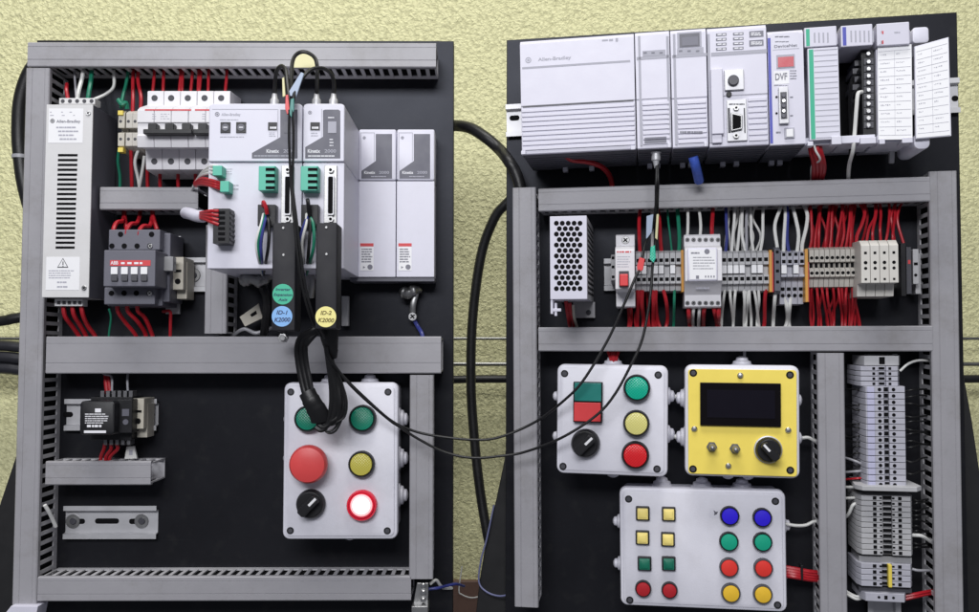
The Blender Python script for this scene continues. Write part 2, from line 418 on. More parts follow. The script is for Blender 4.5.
def drop(x0, y0, d0, x1, y1, d1, bow=0):            # wire between a duct and a terminal
    j = lambda s: random.uniform(-s, s); bow += random.uniform(-1.3, 1.3)
    return [(x0, y0, d0), (x0 + (x1 - x0) * .22 + bow * .5 + j(1.3), y0 + (y1 - y0) * (.3 + j(.07)), d0 + (d1 - d0) * .3 + 5 + j(3)), (x0 + (x1 - x0) * .72 + bow + j(1.1), y0 + (y1 - y0) * (.68 + j(.08)), d1 - 1 + j(2)), (x1, y1, d1)]

# ------------------------------------------------------------------ setting
mb = MB(WB); mb.box(-2200, 2200, -430, 1600, -20, 0)
w = mb.build('wall', wall_material()); w['kind'] = 'structure'
mb = MB(WB.at(489, 596, 0)); x0, x1, z0, z1 = mb.f.rect(-250, 581, 1250, 655, 10)
mb.box(x0, x1, z0, z1, .5, 10)
tag(mb.build('skirting_board', skirt_m, bevel=2), 'brown skirting board at the foot of the yellow wall', 'skirting board')
for py, r, lab in ((338.5, 2.2, 'upper thin metal rod running level across the yellow wall'), (364, 3.0, 'lower and brighter metal rod running level across the yellow wall')):
    f = WB.at(489, py, 45); mb = MB(f); mb.tube([(-1000, 0, 0), (1000, 0, 0)], r, 0, 10)
    tag(mb.build('wall_rod', chrome_m), lab, 'rod')
def free_cable(pts, r, m, label, name='cable', cat='cable', group=None, sub=8, n=10, flat=1.0):
    o = pts[0]; f = F(Matrix.Translation(o)); mb = MB(f)
    P = [Vector((p.x - o.x, -(p.y - o.y), p.z - o.z)) for p in pts]
    mb.tube(smooth(P, sub), r, 0, n, flat)
    return tag(mb.build(name, m), label, cat, group)
free_cable([WB.w(395, 381, 50), WB.w(455, 379.5, 55), WB.w(510, 379, 55), WB.w(700, 380, 50), WB.w(960, 379, 52), WB.w(1030, 378, 50)], 5.6, cable_m, 'black cable lying level below the metal rods between and beyond the boards')
for i, (y, r, lab) in enumerate(((346.5, 7.5, 'uppermost thick black cable of the bundle left of the left board'), (358, 8, 'middle thick black cable of the bundle left of the left board'), (369, 8, 'lowest thick black cable of the bundle left of the left board'))):
    free_cable([WB.w(-70, y - 2 + i, 62), WB.w(0, y - 1, 66), WB.w(25, y + 1, 66), WB.w(90, y + 3, 60)], r, bundle_m, lab)
free_cable([WB.w(-60, 326, 70), WB.w(0, 321, 74), WB.w(14, 318.5, 76), WB.w(40, 316, 70), WB.w(80, 322, 60)], 7.2, cable_m, 'single black cable above the bundle at the far left, behind the left board')
# thick loop at the upper left
free_cable([LB.w(46, 52, -34), LB.w(30, 74, -36), LB.w(21.5, 100, -38), LB.w(19.5, 130, -40), LB.w(21, 157, -40), LB.w(25, 185, -38), LB.w(34, 215, -36), LB.w(50, 240, -34)], 8.6, cable_m, 'thick black cable bulging out behind the top left edge of the left board', n=14)
f = LB.at(20.8, 157, -40); mb = MB(f); mb.lathe(0, 0, [(9.4, -2), (9.4, 2)], 0, 16)
mb.v = [(x, z, d) for x, d, z in mb.v]; tag(mb.build('cable_tie', greyw_m), 'grey tie around the thick cable at the upper left edge', 'cable tie')
# thick cables between the boards
free_cable([LB.w(430, 126, -45), LB.w(452.7, 125.5, -30), LB.w(469.4, 127.8, -10), LB.w(485, 137, 5), LB.w(499, 149, 12), RB.w(508.6, 161, 16), RB.w(515.5, 172.5, 18), RB.w(520, 186, 19), RB.w(522, 200, 19)], 6.2, cable_m, 'thick black cable arching from the left board into the top of the right board duct', n=14, name='cable')
free_cable([RB.w(525, 186, -32), RB.w(506, 204, -34), RB.w(494, 219, -38), RB.w(481, 256, -44), RB.w(472.5, 320, -50), RB.w(471, 385, -52), RB.w(474.5, 440, -52), RB.w(480, 490, -50), RB.w(487.5, 535, -46), RB.w(496, 575, -44), RB.w(500, 640, -44)], 5.4, cable_m, 'thick black hose hanging down the wall gap beside the right board', n=14, name='hose')
free_cable([WB.w(462, 566, 24), WB.w(459, 590, 26), WB.w(462, 594.5, 26), WB.w(470, 597.5, 26), WB.w(477, 597, 26), WB.w(486, 594, 22)], .9, white_w, 'thin white wire looped in front of the brown skirting board', 'wire', 'wire')
free_cable([RB.w(494, 505, -18), RB.w(486.5, 540, -16), RB.w(481, 560, -16), RB.w(479, 582, -16), RB.w(487, 592, -12), RB.w(500, 596, -8), RB.w(512, 593, -4), RB.w(520, 588, -3)], 1.0, slateblue, 'thin blue wire drooping beside the left stand leg of the right board', 'wire', 'wire')

# ------------------------------------------------------------------ boards
t = T(LB.at(240, 612, 0), 'mounting_board', 'black board on the left carrying grey ducts, drives and a control box', 'board')
mb = t.mb(); x0, x1, z0, z1 = t.f.rect(29, 40.5, 453.3, 660, 0); mb.box(x0, x1, z0, z1, -18, 0); mb.build('panel', board_m, t, bevel=.8)
mb = t.mb(); mb.poly([(28, 420), (40, 420), (30, 700), (-30, 700), (-14, 545)], -44, -20); mb.build('stand_leg', frame_m, t, bevel=1)
mb = t.mb(); mb.poly([(420, 420), (432, 420), (452, 700), (436, 700)], -44, -20); mb.build('stand_leg', frame_m, t, bevel=1)
t = T(RB.at(735, 612, 0), 'mounting_board', 'black board on the right carrying the controller rack and three button boxes', 'board')
mb = t.mb(); x0, x1, z0, z1 = t.f.rect(505.6, 25, 965, 660, 0)
P = [t.f.pt(*q, 0) for q in ((506.6, 40), (957, 12), (969.5, 660), (505.2, 660))]; mb.prism(P, -18, 0); mb.build('panel', board_m, t, bevel=.8)
mb = t.mb(); mb.poly([(507, 440), (524, 440), (524, 700), (470, 700), (476, 612), (479.5, 580), (484, 553), (490.5, 524), (496, 500), (504, 462)], -44, -20); mb.build('stand_leg', frame_m, t, bevel=1)
mb = t.mb(); mb.poly([(950, 372), (964, 376), (972, 420), (984, 500), (1000, 620), (1010, 700), (950, 700)], -44, -20); mb.build('stand_leg', frame_m, t, bevel=1)

# ------------------------------------------------------------------ ducts
duct(LB, 27.5, 42.5, 436, 67, True, 'grey duct along the top edge of the left board')
duct(LB, 19, 68, 43, 605, False, 'tall grey duct down the left edge of the left board')
duct(LB, 100, 187, 198, 209.7, True, 'short grey duct between the five-pole breakers and the contactor')
duct(LB, 205, 225, 227, 333.5, False, 'short upright grey duct below the white drive, right of the contactor')
duct(LB, 46, 336.5, 441, 373.5, True, 'wide grey duct across the middle of the left board')
duct(LB, 409.5, 375, 433.3, 579, False, 'upright grey duct right of the control box on the left board')
duct(LB, 37.5, 576.5, 411, 601, True, 'grey duct along the bottom of the left board', extra=(0, 0))
duct(LB, 45.5, 461.3, 150.7, 485, True, 'short open-ended grey duct below the black relay on the left board', h=42, fill=False)
duct(RB, 513.5, 187.5, 537, 607, False, 'upright grey duct down the left edge of the right board')
duct(RB, 538.5, 182.7, 930, 206.6, True, 'grey duct directly below the controller rack on the right board')
duct(RB, 538.5, 326.6, 933, 351.3, True, 'grey duct across the middle of the right board above the button boxes')
duct(RB, 819, 353, 846, 640, False, 'upright grey duct between the button boxes and the upright terminal strip')
duct(RB, 932.5, 171, 960.5, 640, False, 'upright grey duct down the right edge of the right board')

# ------------------------------------------------------------------ LEFT BOARD devices
LOGO = 'emblem'
def ring_emblem(t, px, py, rp, d, m, parent=None):
    mb = t.mb(); x, z = t.f.pt(px, py, d); k = rp * t.f.px(px, py, d)
    mb.lathe(x, z, [(k, d), (k, d + .15), (k * .68, d + .15), (k * .68, d)], 0, 16, cap=False); mb.lathe(x, z, [(k * .42, d), (k * .42, d + .15)], 0, 10)
    mb.build('emblem', m, parent or t)
# line filter
t = T(LB.at(78, 300, 0), 'line_filter', 'tall cream metal filter unit with slotted front at the upper left', 'line filter'); D = 60
x0, x1, z0, z1 = t.f.rect(44, 104.5, 90.8, 297.5, D); mb = t.mb(); mb.box(x0, x1, z0, z1, D - 2, D)
mb.box(x0 + .3, x1 - 1.8, z0 + .5, z0 + 2, 4, D - 2); mb.box(x0 + .3, x1 - 1.8, z1 - 2, z1 - .5, 4, D - 2); mb.build('front_cover', cream_m, t, bevel=.6)
mb = t.mb(); mb.box(x1 - 1.5, x1 - .2, z0, z1, 1, D - 2.05); mb.box(x0, x0 + 1.2, z0, z1, 1, D - 2.05); mb.box(x0 + 1.3, x1 - 1.9, z0 + 2.2, z1 - 2.2, 1, 20); mb.build('side_panel', slate2_m, t, bevel=.3)
mb = t.mb()
for i in range(20): mb.pb(58 - i * .13, 154 + i * 4.86, 77.6 - i * .16, 156.4 + i * 4.86, D - .4, D + .15)
mb.build('vent_slots', hole_m, t)
mb = t.mb(); mb.pb(48.5, 108.5, 83, 143, D, D + .2); lab = mb.build('rating_label', label_m, t)
ring_emblem(t, 52.5, 121, 2.2, D + .2, printd_m, lab); text(t, 'Allen-Bradley', 68.5, 121.5, D + .2, 2.8, print_m, lab, wp=24)
mb = t.mb(); mb.dashes(55, 125.5, 79, 141, 4, D + .2, fill=.4, seed=3, centre=True); mb.dashes(50, 110.5, 81, 117, 2, D + .2, fill=.25, gap=6, seed=4); mb.build('fine_print', printl_m, lab)
mb = t.mb(); mb.pb(46, 257, 79.5, 290, D, D + .2); lab = mb.build('warning_label', label_m, t)
mb = t.mb(); c = t.f.pt(63, 263.5, D); k = t.f.px(63, 263, D)
def tri(s): return [(c[0] - s * k, c[1] - s * .75 * k), (c[0] + s * k, c[1] - s * .75 * k), (c[0], c[1] + s * 1.0 * k)]
mb.prism(tri(5.6), D + .2, D + .35, 1); mb.prism(tri(4.4), D + .3, D + .45, 0); mb.pb(62.5, 261.5, 63.5, 265, D + .4, D + .55, 1); mb.pb(62.5, 265.8, 63.5, 266.8, D + .4, D + .55, 1)
mb.build('warning_triangle', [label_m, printd_m], lab)
mb = t.mb(); mb.dashes(48.5, 269.5, 77, 279, 4, D + .2, fill=.4, seed=9); mb.dashes(57, 280, 68, 289, 2, D + .2, fill=.35, seed=10); mb.build('fine_print', printl_m, lab)
screwhead(t, 88, 113, 2.6, D); screwhead(t, 83.8, 288, 2.6, D)
mb = t.mb(); mb.pb(59, 98, 95, 104.2, 34, 48); 
for i in range(5): mb.pc(62.5 + i * 7.2, 101, 2, 47, 48.6, 1)
mb.build('terminal_strip', [cream_m, printd_m], t, bevel=.5)
mb = t.mb(); mb.pb(54.5, 299, 82.5, 306, 34, 46)
for i in range(5): mb.pb(57 + i * 5.3, 301, 60.3 + i * 5.3, 304.5, 45.9, 46.3, 1)
mb.build('terminal_strip', [cream_m, printd_m], t, bevel=.5)

# breakers
def breaker(poles, xa, label, marks):
    t = T(LB.at(xa + poles * 8.3, 140, 0), 'circuit_breaker', label, 'circuit breaker'); w = 16.62
    a, b = t.f.rect(xa, 91, xa + w * poles, 107, 48)[:2]
    Z = lambda y, d: t.f.pt(xa, y, d)[1]
    for i in range(poles):
        p = a + (b - a) * i / poles + .15; q = a + (b - a) * (i + 1) / poles - .15; mb = t.mb()
        P = [(4, Z(172, 44)), (4, Z(88, 44)), (44, Z(91, 44)), (46, Z(91.5, 46)), (46, Z(105, 46)), (66, Z(107.5, 66)), (72, Z(110, 72)), (72, Z(122.5, 72)), (70.5, Z(123.2, 70.5)), (70.5, Z(134.5, 70.5)), (72, Z(135.5, 72)), (70, Z(147.5, 70)), (48, Z(149.5, 48)), (46, Z(169.5, 46)), (42, Z(171, 42))]
        mb.prof_x(P, p, q); xm = xa + w * (i + .5)
        mb.pc(xm - .3, 98, 3.2, 45.4, 46.4, 1, 18); mb.pc(xm - .6, 161.2, 3.2, 44, 47.3, 1, 18)
        o = mb.build('pole', [breaker_m, printd_m], t, bevel=.5)
    f = t.f; mb = t.mb(); xl = xa - 3.5
    mb.pb(xl + 2, 109.2, xa + w * poles - 5, 110.7, 71, 72.2); mb.build('red_stripe', redp_m, t)
    mb = t.mb(); g = f.px(170, 128, 72)
    for i in range(poles):
        xm = xl + 1 + 16.9 * (i + .5); mb.pb(xm - 4.6, 123.2, xm + 4.4, 130, 64, 79)
    mb.pb(xl, 129, xl + 16.6 * poles - 1, 133.8, 65, 82); mb.build('toggle_lever', black_m, t, bevel=.8)
    mb = t.mb()
    for (mx, my, s) in marks: mb.dashes(mx, my, mx + s, my + 7, 3, 71.9, fill=.35, gap=.6, seed=int(mx))
    if marks: mb.build('fine_print', printl_m, t)
    return t
breaker(3, 146.4, 'white three-pole breaker with ganged black lever, left of the drive', [(152, 113, 5), (160.5, 113, 9)])
breaker(2, 196.4, 'white two-pole breaker half hidden behind the large drive', [(202, 113, 4)])
# earth terminals
e = None
for i, (xa, c) in enumerate(((120.2, 1), (128.0, 0), (134.6, 0))):
    lab = 'yellow and cream earth terminal left of the breakers' if i == 0 else 'cream double-hole terminal beside the breakers'
    t = T(LB.at(xa, 130, 0), 'terminal_block', lab, 'terminal block', None if i == 0 else 'cream terminals beside the breakers')
    if i == 1: lab2 = 'cream terminal just right of the yellow earth terminal'; t.o['label'] = lab2; del t.o['group']
    if i == 2: t.o['label'] = 'cream terminal touching the left side of the three-pole breaker'; del t.o['group']
    mb = t.mb(); a, b = t.f.rect(xa - 3, 130, xa + 3.6, 131, 46)[:2]; Z = lambda y, d: t.f.pt(xa, y, d)[1]
    P = [(4, Z(152, 40)), (4, Z(108, 40)), (38, Z(111, 38)), (44, Z(113, 44)), (44, Z(128, 44)), (34, Z(129.5, 34)), (34, Z(132, 34)), (44, Z(133, 44)), (44, Z(146, 44)), (36, Z(151, 36))]
    mb.prof_x(P, a, b)
    for y in (121.3, 139): mb.pc(xa + .3, y, 1.6, 43.5, 44.3, 1, 12)
    mb.build('terminal_body', [sand_m if i else beige_m, printd_m], t, bevel=.4)
    if i == 0:
        for y in (113, 150): mb = t.mb(); mb.pb(xa - 2.5, y - 2.5, xa + 2.8, y + 2, 38, 46); mb.build('marker', yel_m, t, bevel=.3)
# contactor
rail(LB, 150, 257.5, 207, 291.5, 'silver mounting rail showing between the contactor and the upright duct', slots=((193, 275, 4),))
f0 = LB.at(193, 275, 0); 
t = T(LB.at(132, 305, 0), 'contactor', 'dark grey four-pole contactor with red label stripe and white tabs', 'contactor')
mb = t.mb()
mb.pb(166, 236, 180, 314, 3, 8); mb.build('back_plate', alu_m, t, bevel=.6)
mb = t.mb(); mb.pb(108, 231, 163, 306, 8, 52); mb.pb(108.5, 229.5, 160, 250, 20, 62); mb.pb(104, 287.3, 155, 304.5, 20, 62); mb.pb(103.5, 250, 155.3, 286.5, 40, 84); mb.build('housing', cont_m, t, bevel=1)
mb = t.mb(); mb.pb(155.5, 233, 170, 302, 10, 50); mb.build('side_block', cont_m, t, bevel=1)
mb = t.mb()
for x in (111.8, 124.2, 137, 149.8): mb.pc(x, 246, 2.7, 61, 62.3, 0, 16)
for x in (120.5, 151.5): mb.pc(x, 234.3, 2.7, 61, 62.3, 0, 16)
for x in (111.3, 124, 136.3, 149.3): mb.pc(x, 293.2, 2.7, 61, 62.3, 0, 16)
for x in (114.5, 124.4, 134.2, 144): mb.pb(x - 2, 278, x + 3.6, 281.5, 83.5, 84.3)
mb.build('terminal_screw_holes', hole_m, t)
screwhead(t, 150, 246, 2.4, 62.6); screwhead(t, 149.5, 293.2, 2.4, 62.6)
mb = t.mb(); mb.pb(110, 260.2, 150.5, 265.8, 84, 84.4); s = mb.build('red_label', redp_m, t)
text(t, 'ABB', 114.5, 263, 84.4, 3.4, printw_m, s, wp=7.5)
mb = t.mb(); mb.dashes(121, 261.5, 149, 264.8, 1, 84.4, fill=.6, gap=1.2, seed=5); mb.build('fine_print', printw_m, s)
for x in (110.6, 120.8, 130.6, 140.4): mb = t.mb(); mb.pb(x, 267, x + 6.8, 274.3, 84, 85.6); mb.build('white_tab', label_m, t, bevel=.4); mb = t.mb(); mb.pb(x + .2, 275.2, x + 6.4, 281, 84, 86); mb.build('slider', dgrey_m, t, bevel=.4)
mb = t.mb(); mb.pb(158, 256.5, 173, 271, 50, 60); mb.build('clear_cover', clear_m, t, bevel=.8)
def end_clamp(fr, x0, y0, x1, y1, d, label, m=None):
    t = T(fr.at((x0 + x1) / 2, (y0 + y1) / 2, 0), 'end_clamp', label, 'end clamp'); mb = t.mb(); h = y1 - y0; w = x1 - x0
    mb.pb(x0, y0, x1 - w * .25, y0 + h * .78, 6, d); mb.pb(x0 + w * .3, y0 + h * .12, x1, y1, 6, d - 10); mb.build('clamp_body', m or beige_m, t, bevel=.7)
    mb = t.mb(); mb.pc(x0 + w * .35, y0 + h * .58, w * .2, d - .5, d + .3, 0, 14); mb.pb(x0 + w * .12, y0 + h * .3, x0 + w * .6, y0 + h * .36, d - .5, d + .3); mb.build('screw_hole', hole_m, t)
    return t
end_clamp(LB, 172.5, 257, 187, 299, 40, 'beige end clamp on the rail just right of the contactor')
for o in [o for o in col.objects if o.get('label', '').startswith('silver mounting rail')]:
    class Q: pass
    q = Q(); q.f = F(Matrix.Translation(o.matrix_basis.translation * 1000) @ o.matrix_basis.to_3x3().to_4x4()); q.o = o; q.mb = lambda: MB(q.f)
    mbx = MB(q.f); mbx.pc(192.8, 275, 7.3, 1.8, 3.2, 0, 24, ch=.4); wo = mbx.build('washer', steel_m, o)
    mbx = MB(q.f); mbx.pc(192.8, 275, 3.6, 3, 5, 0, 16, ch=.5); mbx.build('screw_head', dgrey_m, wo)

# drives
DD = 130
def text_kinetix(t, x, y, d, h=3.6, sc=1.0, parent=None):
    text(t, 'Kinetix', x, y, d, h, printw_m, parent, wp=12.5 * sc, align='LEFT'); text(t, '2000', x + 17 * sc, y, d, h * .9, printl_m, parent, wp=11.5 * sc, align='LEFT')
def dsub(t, x0, y0, x1, y1, d, parent):
    mb = t.mb(); mb.pb(x0, y0, x1, y1, d - 1, d + 2.2); o = mb.build('data_connector', steel_m, parent, bevel=.5)
    mb = t.mb(); cx = (x0 + x1) / 2; w = (x1 - x0); mb.prr(cx - w * .27, y0 + 9.5, cx + w * .27, y1 - 8, d + 2, d + 6, 1.5); mb.build('socket_shell', alu_m, o)
    mb = t.mb(); mb.prr(cx - w * .19, y0 + 11, cx + w * .19, y1 - 9.5, d + 5.9, d + 6.3, 1.2); mb.build('socket_face', hole_m, o)
    for y in (y0 + 4.2, y1 - 4): mb = t.mb(); mb.pc(cx, y, w * .25, d + 2, d + 5, 0, 6); mb.pc(cx, y, w * .12, d + 4.8, d + 5.2, 1, 12); mb.build('hex_post', [steel_m, hole_m], o)
def green_plug(t, x0, y0, x1, y1, d, parent, n=4):
    mb = t.mb(); mb.pb(x0, y0, x1 - 1, y1, d, d + 14); w = x1 - x0; h = (y1 - y0) / n
    mb.pb(x0 + w * .55, y0, x1, y1, d, d + 12.5)
    o = mb.build('terminal_plug', plug_m, parent, bevel=.5); mb = t.mb()
    for i in range(n): mb.pb(x0 + w * .42, y0 + h * (i + .3), x1 - .8, y0 + h * (i + .78), d + 13, d + 14.4)
    mb.build('wire_entries', hole_m, o)
def drive(x0, x1, label, big):
    t = T(LB.at((x0 + x1) / 2, 270, 0), 'servo_drive', label, 'drive'); a, b, z0, z1 = t.f.rect(x0, 103.5, x1, 268.5, DD); zs = t.f.pt(x0, 162, DD)[1]
    mb = t.mb(); mb.box(a + .2, b - .2, z0, zs - .4, 0, DD - 1.5); mb.build('lower_housing', white_m, t, bevel=.8)
    mb = t.mb(); q = 4.5; P = [(a + .2, zs + .4), (b - .2, zs + .4)] + [(b - .2 - q + q * math.cos(R(u)), z1 - q * .7 + q * .7 * math.sin(R(u))) for u in range(0, 91, 15)] + [(a + .2 + q + q * math.cos(R(u)), z1 - q * .7 + q * .7 * math.sin(R(u))) for u in range(90, 181, 15)]; mb.prism(P, 0, DD); mb.build('upper_housing', white_m, t, bevel=1.2)
    return t, a, b, z0, z1
t, *_ = drive(207.6, 301.8, 'large white drive with two rotary dials and green plugs', True)
mb = t.mb(); mb.poly([(280.3, 109.6), (297.5, 109.6), (297.5, 158.4), (251.9, 158.4), (251.9, 153), (280.3, 137.2)], DD, DD + .2); pr = mb.build('dark_front_print', slate_m, t)
mb = t.mb(); mb.pb(212, 109, 277.5, 109.5, DD, DD + .15); mb.pb(277.6, 109, 278.2, 138, DD, DD + .15); mb.dashes(220, 119, 244, 120.6, 1, DD, fill=.5, seed=2); mb.dashes(220, 136, 246, 138, 1, DD, fill=.5, seed=3); mb.dashes(269, 132, 276, 137, 3, DD, fill=.4, seed=6); mb.dashes(225, 168, 233, 175, 3, DD - 1.5, fill=.35, seed=7); mb.dashes(231, 183.5, 239, 191, 2, DD - 1.5, fill=.35, seed=8); mb.build('fine_print', printl_m, t)
ring_emblem(t, 217.2, 114.3, 2.3, DD, print_m); text(t, 'Allen-Bradley', 231, 114.6, DD, 2.6, printl_m, wp=19)
text_kinetix(t, 266.3, 151.3, DD + .2, parent=pr); mb = t.mb(); mb.dashes(254, 154.8, 296, 157, 1, DD + .2, fill=.5, seed=11); mb.build('fine_print', printl_m, pr)
for x in (225.3, 241):
    mb = t.mb(); mb.pb(x - 5, 122, x + 5, 133, DD, DD + .8); o = mb.build('rotary_switch', black_m, t, bevel=.3); mb = t.mb(); mb.pc(x, 127.3, 3.6, DD + .6, DD + 1.4, 0, 18); mb.build('switch_dial', slate2_m, o)
    mb = t.mb(); mb.dashes(x - 2, 126.6, x + 3, 128, 1, DD + 1.4, fill=.7, seed=1); mb.build('dial_arrow', printw_m, o)
mb = t.mb(); mb.pb(268, 122.3, 277, 130.2, DD, DD + .6); o = mb.build('setting_window', black_m, t); mb = t.mb(); mb.dashes(270, 126.5, 277, 129, 1, DD + .6, fill=.8, seed=4); mb.build('setting_digits', printw_m, o)
mb = t.mb(); mb.pb(284, 121.5, 294.5, 133, DD + .2, DD + .6); mb.build('status_window', slate2_m, t)
green_plug(t, 258.5, 166, 275.5, 190.5, DD - 1.5, t); dsub(t, 281, 165.5, 293.5, 223, DD - 1.5, t)
for (x0, y0, x1, y1) in ((212.5, 165.5, 222, 175.5), (220, 181, 229, 192)): mb = t.mb(); mb.pb(x0, y0, x1, y1, DD - 1.6, DD + 12); mb.build('small_plug', plug_m, t, bevel=.5)
mb = t.mb(); mb.pb(213, 208.5, 229.5, 243.5, DD - 1.6, DD + 14)
for i in range(6): mb.pb(228, 211.5 + i * 5.3, 231, 214 + i * 5.3, DD - 1.6, DD + 12); mb.pb(218, 211 + i * 5.3, 225, 214.2 + i * 5.3, DD + 13.8, DD + 14.3, 1)
mb.build('power_plug', [black_m, hole_m], t, bevel=.4)
mb = t.mb(); mb.pb(257.5, 204.5, 275.5, 226, DD - 1.6, DD + 9); mb.build('motor_plug', black_m, t, bevel=.5)
t, *_ = drive(302.2, 344.2, 'narrow white drive with rounded top between the large drive and the fillers', False)
mb = t.mb(); mb.poly([(322.9, 110.5), (325, 109.6), (338.5, 109.6), (340.3, 111), (340.3, 158.4), (305.2, 158.4), (305.2, 147.2), (322.9, 136.8)], DD, DD + .2); pr = mb.build('dark_front_print', slate_m, t)
ring_emblem(t, 310, 112.6, 1.9, DD, print_m)
mb = t.mb(); mb.pb(321.2, 109, 321.8, 137, DD, DD + .15); mb.dashes(311, 132, 319.5, 137, 2, DD, fill=.4, seed=6); mb.build('fine_print', printl_m, t)
text_kinetix(t, 307.5, 151.3, DD + .2, parent=pr); mb = t.mb(); mb.dashes(308, 155, 338, 157, 1, DD + .2, fill=.5, seed=12); mb.dashes(328, 117, 336.5, 118.2, 1, DD + .2, fill=.8, seed=2); mb.dashes(329.5, 138, 334, 147, 3, DD + .2, fill=.3, seed=2); mb.build('fine_print', printw_m, pr)
mb = t.mb(); mb.pb(310.3, 122.3, 319.8, 130.2, DD, DD + .6); o = mb.build('setting_window', black_m, t); mb = t.mb(); mb.dashes(312, 126.5, 319, 129, 1, DD + .6, fill=.8, seed=4); mb.build('setting_digits', printw_m, o)
mb = t.mb(); mb.pb(328, 121.5, 336.3, 133, DD + .2, DD + .6); mb.build('status_window', printl_m, t)
green_plug(t, 300.5, 166, 318, 190.5, DD - 1.5, t); dsub(t, 324, 165.5, 336.8, 223, DD - 1.5, t)
mb = t.mb(); mb.pb(301, 204.5, 318, 226, DD - 1.6, DD + 9); mb.build('motor_plug', black_m, t, bevel=.5)
mb = t.mb(); mb.dashes(339, 232, 341, 255, 9, DD - 1.5, fill=.6, seed=3); mb.build('fine_print', printl_m, t)
# fillers
for k, (x0, x1, lab) in enumerate(((358.3, 396, 'pale slot filler module next to the narrow drive'), (396.4, 434.6, 'pale slot filler module nearest the right edge of the left board'))):
    D = 32; t = T(LB.at((x0 + x1) / 2, 278, 0), 'filler_module', lab, 'filler module'); a, b, z0, z1 = t.f.rect(x0, 129.3, x1, 277, D); zs = t.f.pt(x0, 180.7, D)[1]
    mb = t.mb(); mb.rr(a + .2, b - .2, zs + .3, z1, 0, D, 2, top=1.2); mb.build('upper_housing', white_m, t)
    mb = t.mb(); mb.box(a + .2, b - .2, z0, zs - .3, 0, D - .8); mb.build('lower_housing', white_m, t, bevel=.6)
    o = 38.1 * k; mb = t.mb(); mb.poly([(375.7 + o, 134), (392 + o, 134), (392 + o, 178.6), (361.4 + o, 178.6), (361.4 + o, 171), (375.7 + o, 161)], D, D + .2); pr = mb.build('dark_front_print', slate_m, t)
    mb = t.mb(); mb.pb(360.5 + o, 133, 361 + o, 170, D, D + .15); mb.pb(360.5 + o, 132.5, 374.5 + o, 133, D, D + .15); mb.pb(374 + o, 133, 374.6 + o, 161, D, D + .15); mb.build('panel_line', printl_m, t)
    text_kinetix(t, 364 + o, 172.7, D + .2, 3, .88, pr); mb = t.mb(); mb.dashes(371 + o, 175.6, 388 + o, 177.4, 1, D + .2, fill=.5, seed=3); mb.build('fine_print', printl_m, pr); ring_emblem(t, 364.3 + o, 137.8, 1.5, D, print_m)
    mb = t.mb(); mb.pb(360.3 + o, 246.6, 373.5 + o, 270.5, D - .8, D - .5); lb = mb.build('warning_label', label_m, t)
    mb = t.mb(); mb.pb(360.3 + o, 243.3, 373.5 + o, 246.4, D - .8, D - .5); mb.build('red_band', redp_m, lb)
    mb = t.mb(); mb.dashes(361.5 + o, 248, 372.5 + o, 263, 6, D - .5, fill=.5, seed=4 + k); mb.pc(370 + o, 267, 2.6, D - .5, D - .35, 0); mb.pc(363.8 + o, 267.3, 1.5, D - .5, D - .35, 0, 3); mb.build('fine_print', print_m, lb)
t = T(LB.at(400, 281, 0), 'bus_rail', 'dark metal rail under the two pale filler modules', 'rail'); mb = t.mb(); mb.pb(350, 277.6, 434.6, 281.5, 0, 30); mb.build('rail_bar', slate2_m, t, bevel=.5)
# feedback connector housings
def conn(x0, x1, y0, y1, label, studs, stickers):
    d0, d1 = DD + .5, DD + 26; t = T(LB.at((x0 + x1) / 2, y1, d0), 'connector_housing', label, 'connector'); t2 = t.f
    off = d0; mb = t.mb(); mb.prr(x0, y0, x1, y1, 0, d1 - off, 1.5, top=1); mb.build('shell', shell_m, t)
    for x, y in studs: mb = t.mb(); mb.pc(x, y, 1.3, d1 - off - 1, d1 - off + .6, 0, 12, ch=.2); mb.build('screw', steel_m, t)
    for (x, y, r, m, lines, ink, nm) in stickers:
        mb = t.mb(); mb.pc(x, y, r, d1 - off, d1 - off + .25, 0, 36); s = mb.build('round_sticker', m, t); s['label'] = nm
        for (tx, dy, h, wd) in lines: text(t, tx, x, y + dy, d1 - off + .25, h, ink, s, wp=wd, shear=.2, roll=random.uniform(-2, 3))
    return t
conn(272, 295.3, 222.8, 331, 'black connector housing with a green and a blue round sticker', ((283.2, 227.8), (283.4, 254.8)),
     ((282.8, 294.2, 10.3, st_green, (('Inverter', -4.7, 2.6, 15), ('Expansion', .6, 2.6, 18.5), ('Axis', 5.6, 2.6, 9)), inkb_m, 'green round sticker'), (282, 316.3, 10.3, st_blue, (('ID-1', -3.6, 4, 11), ('K2000', 3.6, 4.2, 16)), inkb_m, 'blue round sticker')))
conn(315.6, 336.8, 222.8, 329, 'black connector housing with one yellow round sticker', ((326.2, 227.3), (326.4, 254)), ((325.8, 316.8, 10.4, st_yel, (('ID-2', -3.8, 4, 11), ('K2000', 3.6, 4.0, 16)), ink_m, 'yellow round sticker'),))

